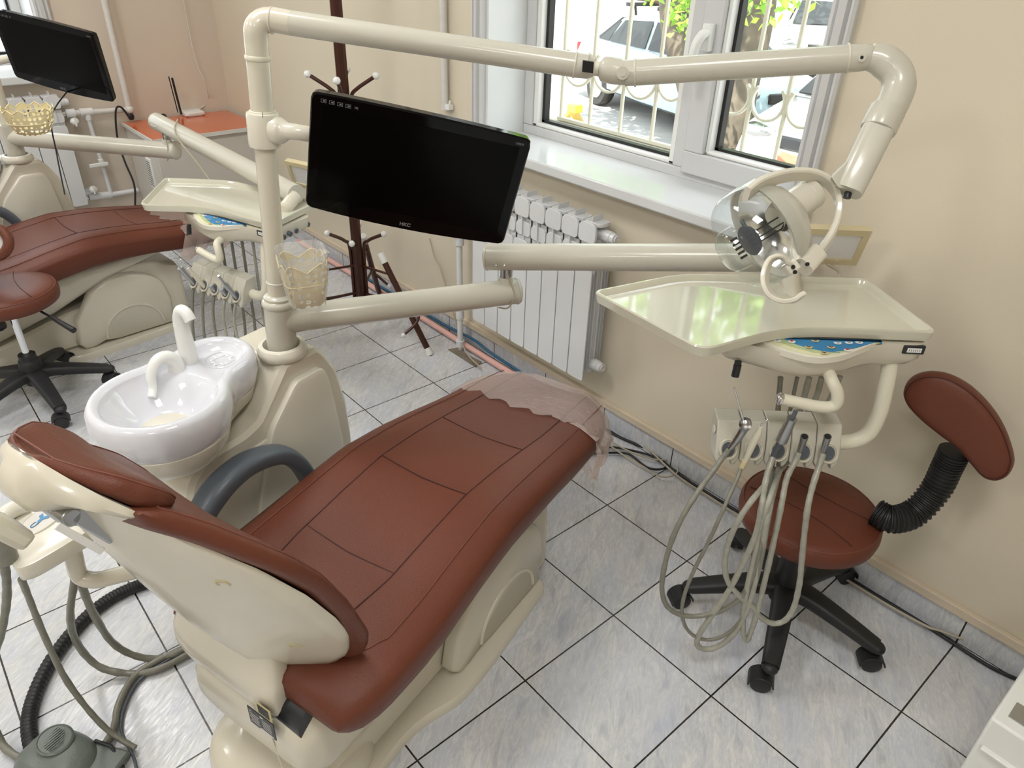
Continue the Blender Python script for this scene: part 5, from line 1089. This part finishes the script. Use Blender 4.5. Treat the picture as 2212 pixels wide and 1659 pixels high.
# ================================================================ INSTRUMENTS AND HOSES (near table)
def ot(y, u, v): return opl_(FT, y, u, v)
def hose_obj(name, pts, r, m, par, film_=True, nseg=7):
    P_ = sm(pts, nseg); g = G(); g.tube(P_, [r * (1 + .05 * math.sin(i * 1.7) + .04 * math.sin(i * .61)) for i in range(len(P_))], 12); return g.obj(name, m, par, smooth=60)
def hp(y, L_, dy=0):
    k = max(range(len(L_)), key=lambda i: L_[i][1]); out = []
    for i, (u, v) in enumerate(L_):
        if i <= k: yy = interp(v, [985, 1050, 1090], [y, -.11, -.148])
        else: yy = interp(v, [820, 900, 985, 1075], [.055, .050, .045, -.148])
        out.append(ot(yy, u, v))
    return out
s1 = thing('air_water_syringe', ot(-.07, 1600, 950), 'steel three-way syringe with long thin nozzle in the leftmost cup of the near holder', 'syringe')
g = G(); g.tube([ot(-.08, 1606, 908), ot(-.08, 1586, 838)], [.0022, .0019], 10); g.obj('nozzle', 'chrome', s1)
g = G(); g.tube(sm([ot(-.08, 1607, 905), ot(-.08, 1610, 916), ot(-.078, 1606, 928), ot(-.072, 1592, 950), ot(-.066, 1578, 968)], 4), list(np.interp(np.linspace(0, 1, 17), [0, .1, .3, .5, 1], [.006, .0125, .014, .0095, .0065])), 20); g.obj('syringe_body', 'steel', s1)
for uu in (1611, 1619): g = G(); p = ot(-.092, uu, 922); g.sphere(p, .0042, 12); g.obj('button', 'white_plastic', s1)
hose_obj('hose', hp(-.064, [(1576, 970), (1560, 990), (1540, 1018), (1508, 1062), (1475, 1115), (1450, 1170), (1434, 1230), (1430, 1275), (1440, 1308), (1465, 1326), (1505, 1331), (1560, 1318), (1605, 1285), (1632, 1225), (1650, 1140), (1662, 1050), (1672, 960), (1680, 890), (1686, 815)], .09), .0062, 'hose', s1)
s2_ = thing('ultrasonic_scaler', ot(-.07, 1625, 970), 'slim white scaler handpiece with a hooked metal tip in the second cup', 'scaler')
g = G(); g.tube(sm([ot(-.08, 1643, 925), ot(-.08, 1646, 916), ot(-.082, 1652, 912), ot(-.082, 1659, 906)], 4), [.0018] * 6 + [.0015] * 7, 8); g.obj('scaler_tip', 'chrome', s2_)
g = G(); g.tube([ot(-.08, 1644, 922), ot(-.078, 1638, 936), ot(-.074, 1626, 958), ot(-.066, 1609, 998)], [.0035, .0080, .0085, .0062], 18); g.obj('scaler_body', 'cap_cream', s2_); g = G(); g.tube([ot(-.066, 1609, 994), ot(-.064, 1600, 1014)], [.0075, .0068], 16); g.obj('scaler_socket', 'basket', s2_)
hose_obj('hose', hp(-.064, [(1600, 1012), (1592, 1035), (1578, 1065), (1556, 1115), (1528, 1175), (1500, 1230), (1480, 1280), (1473, 1320), (1480, 1352), (1500, 1374), (1530, 1382), (1565, 1372), (1600, 1340), (1630, 1270), (1655, 1160), (1675, 1040), (1695, 930), (1708, 880), (1722, 815)], .09), .0045, 'hose', s2_)
s3 = thing('air_motor', ot(-.07, 1700, 930), 'grey metal air motor handpiece standing in the middle cup', 'handpiece')
g = G(); g.cyl(ot(-.085, 1711, 905), ot(-.088, 1719, 888), .0048, n=16); g.lathe([(.0042, 0), (.0042, .001), (.002, .001)], ot(-.088, 1719, 888), nrm(ot(-.088, 1719, 888) - ot(-.085, 1711, 905)), 16); g.obj('drive_spigot', 'grey_rubber', s3)
g = G(); g.tube([ot(-.085, 1711, 903), ot(-.078, 1698, 930), ot(-.0775, 1697, 932), ot(-.072, 1688, 952)], [.0105, .0115, .0125, .0125], 24); g.obj('motor_body', 'steel', s3)
g = G(); g.tube([ot(-.072, 1688, 952), ot(-.066, 1676, 974), ot(-.064, 1668, 990)], [.0085, .0065, .006], 18); g.obj('hose_coupling', 'grey_rubber', s3)
hose_obj('hose', hp(-.064, [(1669, 988), (1660, 1015), (1652, 1050), (1646, 1090), (1634, 1150), (1604, 1220), (1566, 1290), (1530, 1340), (1510, 1372), (1506, 1392), (1520, 1402), (1548, 1398), (1578, 1376), (1606, 1335), (1628, 1270), (1645, 1190), (1662, 1100), (1690, 990), (1715, 920), (1733, 870), (1748, 815)], .09), .0070, 'hose_film', s3)
def coupling(u, v, lab, pts, m, r):
    t = thing('handpiece_coupling', ot(-.06, u, v), lab, 'handpiece hose')
    g = G(); d0 = ot(-.080, u + 6, v - 12); d1 = ot(-.062, u - 4, v + 20); g.tube([d0, d1], [.0085, .0062], 18); g.obj('coupling_body', 'steel', t); g = G(); g.tube([d0, d0 + nrm(d0 - d1) * .0006], .0068, 16); g.obj('coupling_bore', 'dark_hole', t)
    hose_obj('hose', pts, r, m, t); return t
coupling(1732, 955, 'empty grey hose coupling in the fourth cup, its hose wrapped in torn clear film', hp(-.062, [(1726, 978), (1716, 1000), (1700, 1032), (1690, 1080), (1676, 1150), (1658, 1230), (1636, 1320), (1622, 1365), (1613, 1384), (1606, 1370), (1606, 1325), (1618, 1250), (1640, 1160), (1665, 1070), (1700, 980), (1735, 910), (1762, 860), (1775, 815)], .09), 'hose_film', .0066)
coupling(1782, 955, 'empty grey hose coupling in the rightmost cup of the near holder', hp(-.062, [(1778, 980), (1770, 1005), (1757, 1045), (1746, 1090), (1738, 1150), (1732, 1210), (1727, 1260), (1716, 1308), (1698, 1338), (1672, 1347), (1645, 1335), (1625, 1310), (1600, 1290), (1572, 1255), (1566, 1210), (1582, 1150), (1625, 1080), (1690, 1010), (1750, 940), (1785, 880), (1815, 812)], .09), 'hose_film', .0068)
# instruments on the far table (same kinds, smaller in the picture)
xs5 = np.linspace(-.262, .018, 6)
for k, (nm, cat, lab, tool) in enumerate([('air_water_syringe', 'syringe', 'steel syringe with bent nozzle in the first cup of the far holder', 1), ('ultrasonic_scaler', 'scaler', 'white scaler handpiece in the second cup of the far holder', 2), ('handpiece_coupling', 'handpiece hose', 'empty hose coupling in the third cup of the far holder', 0), ('handpiece_coupling', 'handpiece hose', 'empty hose coupling in the fourth cup of the far holder', 0), ('air_motor', 'handpiece', 'silver air motor in the last cup of the far holder', 3)]):
    xm = (xs5[k] + xs5[k + 1]) / 2; b_ = A(xm, -.052, .483); f = FT2; t = thing(nm, f(b_), lab, cat)
    d_ = nrm(A(-.10, -.45, .88)); L_ = (.02, .075, .09, .062)[tool]
    g = G(f); g.tube([b_ - d_ * .03, b_ + d_ * L_ * .4, b_ + d_ * L_], [.0062, .009, (.009, .011, .005, .011)[tool]], 14); g.obj('body', ('steel', 'steel', 'cap_cream', 'steel')[tool], t)
    if tool in (1, 2, 3): g = G(f); e = b_ + d_ * L_; g.tube(sm([e, e + d_ * .025, e + d_ * .045 + A(.004, 0, 0)], 4), .0022 if tool != 3 else .0042, 8); g.obj('tip', 'chrome' if tool < 3 else 'steel', t)
    sx = xm * .8; zz = [.455, .38, .25, .12, .06 + .015 * k, .12, .30, .50, .66]; yy = [-.055, -.070, -.085, -.08, -.03, .02, .05, .05, .05]; xx = [xm - .004, xm - .01, xm + .01 * (k - 2), xm + .03 * math.sin(k * 2.1), xm + .03, xm + .055, xm + .06, xm + .065, xm + .07]
    P_ = sm([A(a, b, c) for a, b, c in zip(xx, yy, zz)], 6); g = G(f); g.tube(P_, .0055, 10); g.obj('hose', 'hose' if k < 3 else 'hose_film', t, smooth=60)
# ================================================================ ASSISTANT UNIT (left edge)
au = thing('assistant_arm', on('z', .30, 170, 1240), 'ivory assistant console with oval blue-logo plate on a bent pipe, left of the near backrest', 'dental assistant console')
ZA = .60
ap = [(18, 1185), (14, 1145), (30, 1108), (60, 1085), (120, 1068), (168, 1078), (192, 1112), (196, 1140), (160, 1165), (110, 1195), (60, 1222), (30, 1225)]
aq = sm([A(*on('z', ZA, u, v)[:2]) for u, v in ap], 4, closed=True); ac = sum(aq) / len(aq)
g = G(); g.loft([[A(*(ac + (p - ac) * k), ZA + dz_) for p in aq] for dz_, k in ((-.040, .90), (-.034, .97), (-.006, 1.0), (-.001, .985), (.0, .95))]); g.obj('console_body', 'ivory_light', au, smooth=45)
oc_ = on('z', ZA, 93, 1122); e1_ = nrm(on('z', ZA, 128, 1095) - on('z', ZA, 52, 1158)); e2_ = A(-e1_[1], e1_[0], 0); la = np.linalg.norm(on('z', ZA, 136, 1092) - on('z', ZA, 48, 1160)) / 2
def eq(k, z, n=48): return [oc_ + e1_ * la * k * math.cos(a) + e2_ * la * .56 * k * math.sin(a) + A(0, 0, z) for a in np.linspace(0, 2 * PI, n, endpoint=False)]
g = G(); g.loft([eq(1.06, -.002), eq(1.06, .003), eq(1.0, .004), eq(.98, .003)]); pr_ = g.obj('logo_plate_rim', 'ivory_light', au, smooth=40)
g = G(); g.loft([eq(.98, .002), eq(.98, .0036)]); lp_ = g.obj('logo_plate', 'cabinet_grey', pr_)
fl = Fr(oc_ + A(0, 0, .0040), M=np.stack([e1_, e2_, A(0, 0, 1)], 1))
g = G(fl); k_ = la * .42
g.prism([(-.9 * k_, -.28 * k_), (-.2 * k_, -.2 * k_), (.1 * k_, -.55 * k_), (.75 * k_, -.5 * k_), (.15 * k_, .0), (.55 * k_, .45 * k_), (.1 * k_, .50 * k_), (-.2 * k_, .1 * k_), (-.5 * k_, .1 * k_)], 0, .0006)
for j in range(3): g.prism([(.85 * k_ + j * .16 * k_, -.38 * k_), (.95 * k_ + j * .16 * k_, -.38 * k_), (.95 * k_ + j * .16 * k_, .12 * k_), (.85 * k_ + j * .16 * k_, .12 * k_)], 0, .0006)
g.tube([A(-1.0 * k_ + .42 * k_ * math.cos(a), -.02 * k_ + .20 * k_ * math.sin(a), .0004) for a in np.linspace(.6, 5.6, 20)], .0008, 6); g.obj('logo', 'panel_blue', lp_)
g = G(); g.tube(sm([on('z', ZA - .04, 150, 1165), on('z', .50, 160, 1205), on('z', .44, 172, 1243), on('z', .43, 205, 1253), on('z', .44, 245, 1245), on('z', .46, 310, 1228)], 6), .0175, 20); g.obj('support_pipe', 'ivory', au)
g = G(); g.tube(sm([on('z', ZA - .01, 10, 1150), on('z', ZA + .01, 0, 1128), on('z', ZA + .015, 22, 1104), on('z', ZA + .01, 58, 1090)], 5), .017, 16); g.obj('grab_loop', 'ivory_light', au)
g = G(); g.tube([on('z', ZA + .10, -12, 1120), on('z', ZA + .05, 2, 1165), on('z', ZA + .0, 14, 1208)], [.018, .019, .020], 18); g.obj('suction_handpiece', 'hose', au)
def fh(L_): return [on('z', z, u, v) for u, v, z in L_]
for k, L_ in enumerate([[(8, 1215, .55), (14, 1250, .5), (14, 1300, .42), (4, 1360, .34), (-15, 1430, .24), (-20, 1520, .12), (0, 1600, .03), (40, 1636, .014), (95, 1652, .012), (150, 1655, .012), (205, 1632, .012), (243, 1580, .012), (257, 1520, .012), (290, 1462, .012), (345, 1425, .012), (430, 1385, .012)],
        [(46, 1250, .55), (62, 1290, .48), (92, 1365, .36), (135, 1455, .22), (180, 1520, .12), (225, 1570, .05), (262, 1598, .02), (292, 1615, .012)],
        [(178, 1150, .52), (166, 1200, .46), (160, 1260, .38), (152, 1320, .28), (158, 1370, .18), (185, 1415, .08), (225, 1445, .03), (290, 1455, .012), (350, 1442, .012), (430, 1400, .012)],
        [(176, 1262, .42), (190, 1300, .34), (210, 1340, .24), (240, 1385, .12), (280, 1412, .05), (330, 1423, .014), (380, 1412, .012), (430, 1384, .014)]]):
    lab = ['grey suction hose curling along the floor over the foot pedal', 'grey suction hose ending loose on the floor beside the pedal', 'thick grey hose hanging in the widest loop below the bent pipe', 'grey hose hanging in the inner loop below the bent pipe'][k]
    hose_obj('suction_hose', fh(L_), [.0085, .0065, .0085, .0085][k], 'hose', None); o = bpy.data.objects[-1] if False else None
for o in [o for o in bpy.data.objects if o.name.startswith('suction_hose') and o.parent is None]:
    i = int(o.name.split('.')[1]) if '.' in o.name else 0
    tag(o, ['grey suction hose curling along the floor over the foot pedal', 'grey suction hose ending loose on the floor beside the pedal', 'thick grey hose hanging in the widest loop below the bent pipe', 'grey hose hanging in the inner loop below the bent pipe'][i], 'hose')
hose_obj('control_tube', fh([(430, 1392, .008), (345, 1436, .008), (296, 1476, .008), (268, 1530, .008), (262, 1575, .008), (275, 1608, .008), (290, 1640, .008), (300, 1690, .008)]), .0035, 'grey_rubber', None)
tag(bpy.data.objects['control_tube'], 'thin dark tube lying on the floor inside the suction hose curve', 'tube')
P_ = sm(fh([(330, 1255, .018), (290, 1268, .018), (240, 1292, .018), (190, 1330, .018), (140, 1385, .018), (100, 1445, .018), (72, 1510, .018), (62, 1565, .018), (72, 1620, .020), (95, 1655, .028)]), 14)
g = G(); g.tube(P_, [.0175 if i % 2 else .0155 for i in range(len(P_))], 18); tag(g.obj('corrugated_hose', 'black_plastic', None, smooth=25), 'thick black corrugated hose sweeping over the floor to the foot pedal', 'hose')
# foot pedal
fp = thing('foot_pedal', on('z', 0, 150, 1640), 'grey-green plastic foot control on the floor in the lower left corner', 'foot pedal')
c_ = on('z', .0, 128, 1655); fq = Fr((c_[0], c_[1], 0), 30)
g = G(fq); g.loft([[A(.088 * k * math.copysign(abs(math.cos(a)) ** .8, math.cos(a)), .070 * k * math.copysign(abs(math.sin(a)) ** .8, math.sin(a)), z) for a in np.linspace(0, 2 * PI, 40, endpoint=False)] for z, k in ((.002, 1.0), (.012, 1.02), (.030, .95), (.045, .78), (.052, .5), (.054, .1))]); pb = g.obj('pedal_dome', 'pedal', fp, smooth=60)
pd_ = on('z', .06, 118, 1598); g = G(); g.lathe([(.036, -.006), (.038, .0), (.034, .003), (.032, .001), (.0005, .002)], pd_ , nrm(A(.1, .1, 1)), 36); tr_ = g.obj('tread_disc', 'pedal', fp, smooth=40)
g = G()
for k in range(8): g.box(pd_ + A(-.021 + k * .006, 0, .003), (.0018, .05 - abs(k - 3.5) * .006, .002), 20)
g.obj('tread_ribs', 'pedal', tr_)
pt0 = on('z', .02, 232, 1640); g = G(); g.box(pt0 + A(.0, -.02, -.005), (.10, .09, .022), 35); g.obj('pedal_plate', 'pedal', fp, bev=.006); g = G(); g.tube([on('z', .03, 205, 1600), on('z', .03, 240, 1612), on('z', .012, 262, 1645), on('z', .012, 270, 1680)], .004, 10); g.obj('pedal_frame', 'plate_black', fp)
# ================================================================ WHITE CABINET (right corner), CABLES
wc = thing('white_cabinet', (1.05, -.12, 0), 'white painted metal cabinet corner with a rusty latch plate, bottom right of the picture', 'cabinet')
zc = .40; cc = on('z', zc, 2140, 1550); cx, cy = cc[0], cc[1]; dx, dy = .5, .33
g = G(); g.box((cx + dx / 2, cy + dy / 2, zc / 2), (dx, dy, zc)); g.obj('cabinet_body', 'cab_white', wc, bev=.005)
g = G(); g.box((cx + dx / 2 + .01, cy - .004, zc - .075), (dx - .0, .012, .006)); g.box((cx + dx / 2 + .018, cy - .003, zc / 2 - .06), (dx - .06, .010, zc - .16)); g.obj('front_panel', 'cab_white', wc, bev=.002)
g = G(); p = on('z', zc + .001, 2190, 1540); g.box((cx + .105, cy + .050, zc + .001), (.17, .045, .003)); lp2 = g.obj('latch_plate', 'steel', wc)
g = G(); g.box((cx + .085, cy + .042, zc + .003), (.05, .028, .0025)); g.obj('rust_patch', 'rust', lp2)
g = G(); g.cyl((cx + .035, cy + .115, zc + .0), (cx + .035, cy + .115, zc + .002), .007, n=16); g.obj('screw_hole', 'grey_rubber', wc)
def fc(L_, z): return [on('z', z, u, v) for u, v in L_]
def cable(name, L_, z, r, m, label, cat='cable'): g = G(); g.tube(sm(fc(L_, z), 7), r, 10); return tag(g.obj(name, m, None), label, cat)
cable('black_cable', [(1290, 905), (1305, 925), (1340, 945), (1375, 960), (1400, 972), (1430, 995), (1450, 1012), (1490, 1040), (1540, 1072), (1600, 1108), (1700, 1165), (1830, 1248), (1900, 1290), (1990, 1345), (2060, 1390), (2130, 1435), (2180, 1460), (2230, 1480)], .0085, .0052, 'black_plastic', 'long black cable running along the skirting from under the chair to the right')
cable('black_cable', [(1268, 975), (1290, 968), (1320, 966), (1350, 970), (1400, 982), (1420, 992), (1440, 1003), (1434, 1012), (1415, 1014), (1395, 1008), (1372, 990), (1355, 980), (1320, 978), (1285, 980), (1272, 975)], .0130, .0042, 'black_plastic', 'black cable lying in a flat loop on the floor beyond the foot end')
cable('beige_cable', [(1295, 940), (1320, 952), (1345, 968), (1385, 985), (1420, 993), (1445, 994), (1460, 1004), (1464, 1018), (1452, 1028), (1430, 1030), (1408, 1020), (1390, 1008), (1350, 985), (1300, 950)], .0200, .0028, 'beige_cable', 'thin beige cable looped over the black loop on the floor')
cable('beige_cable', [(1320, 903), (1350, 928), (1380, 952), (1400, 970), (1420, 988), (1445, 1012), (1480, 1040), (1540, 1078), (1605, 1120), (1720, 1185), (1835, 1256), (1920, 1308), (2000, 1352), (2030, 1362), (2100, 1385), (2212, 1392)], .0200, .0036, 'beige_cable', 'pale beige cable running beside the long black cable along the wall')
g = G(); p = on('z', .03, 1300, 893); q = on('z', .03, 1322, 903); g.cyl(p, q, .009, n=14); g.cyl((p + q) / 2, (p + q) / 2 + A(-.01, -.02, -.008), .007, n=12); tag(g.obj('hose_tee', 'black_plastic', None), 'small black tee connector where the blue hose meets the beige cable', 'connector')
g = G(); g.tube(sm([on('y', .326, 928, 515), on('y', .322, 940, 560), on('y', .31, 955, 590), on('y', .30, 992, 720), on('z', .05, 1010, 765), on('z', .02, 1040, 795)], 6), .0032, 8); tag(g.obj('beige_cable', 'beige_cable', None), 'beige cable hanging down the wall behind the pipe riser', 'cable')
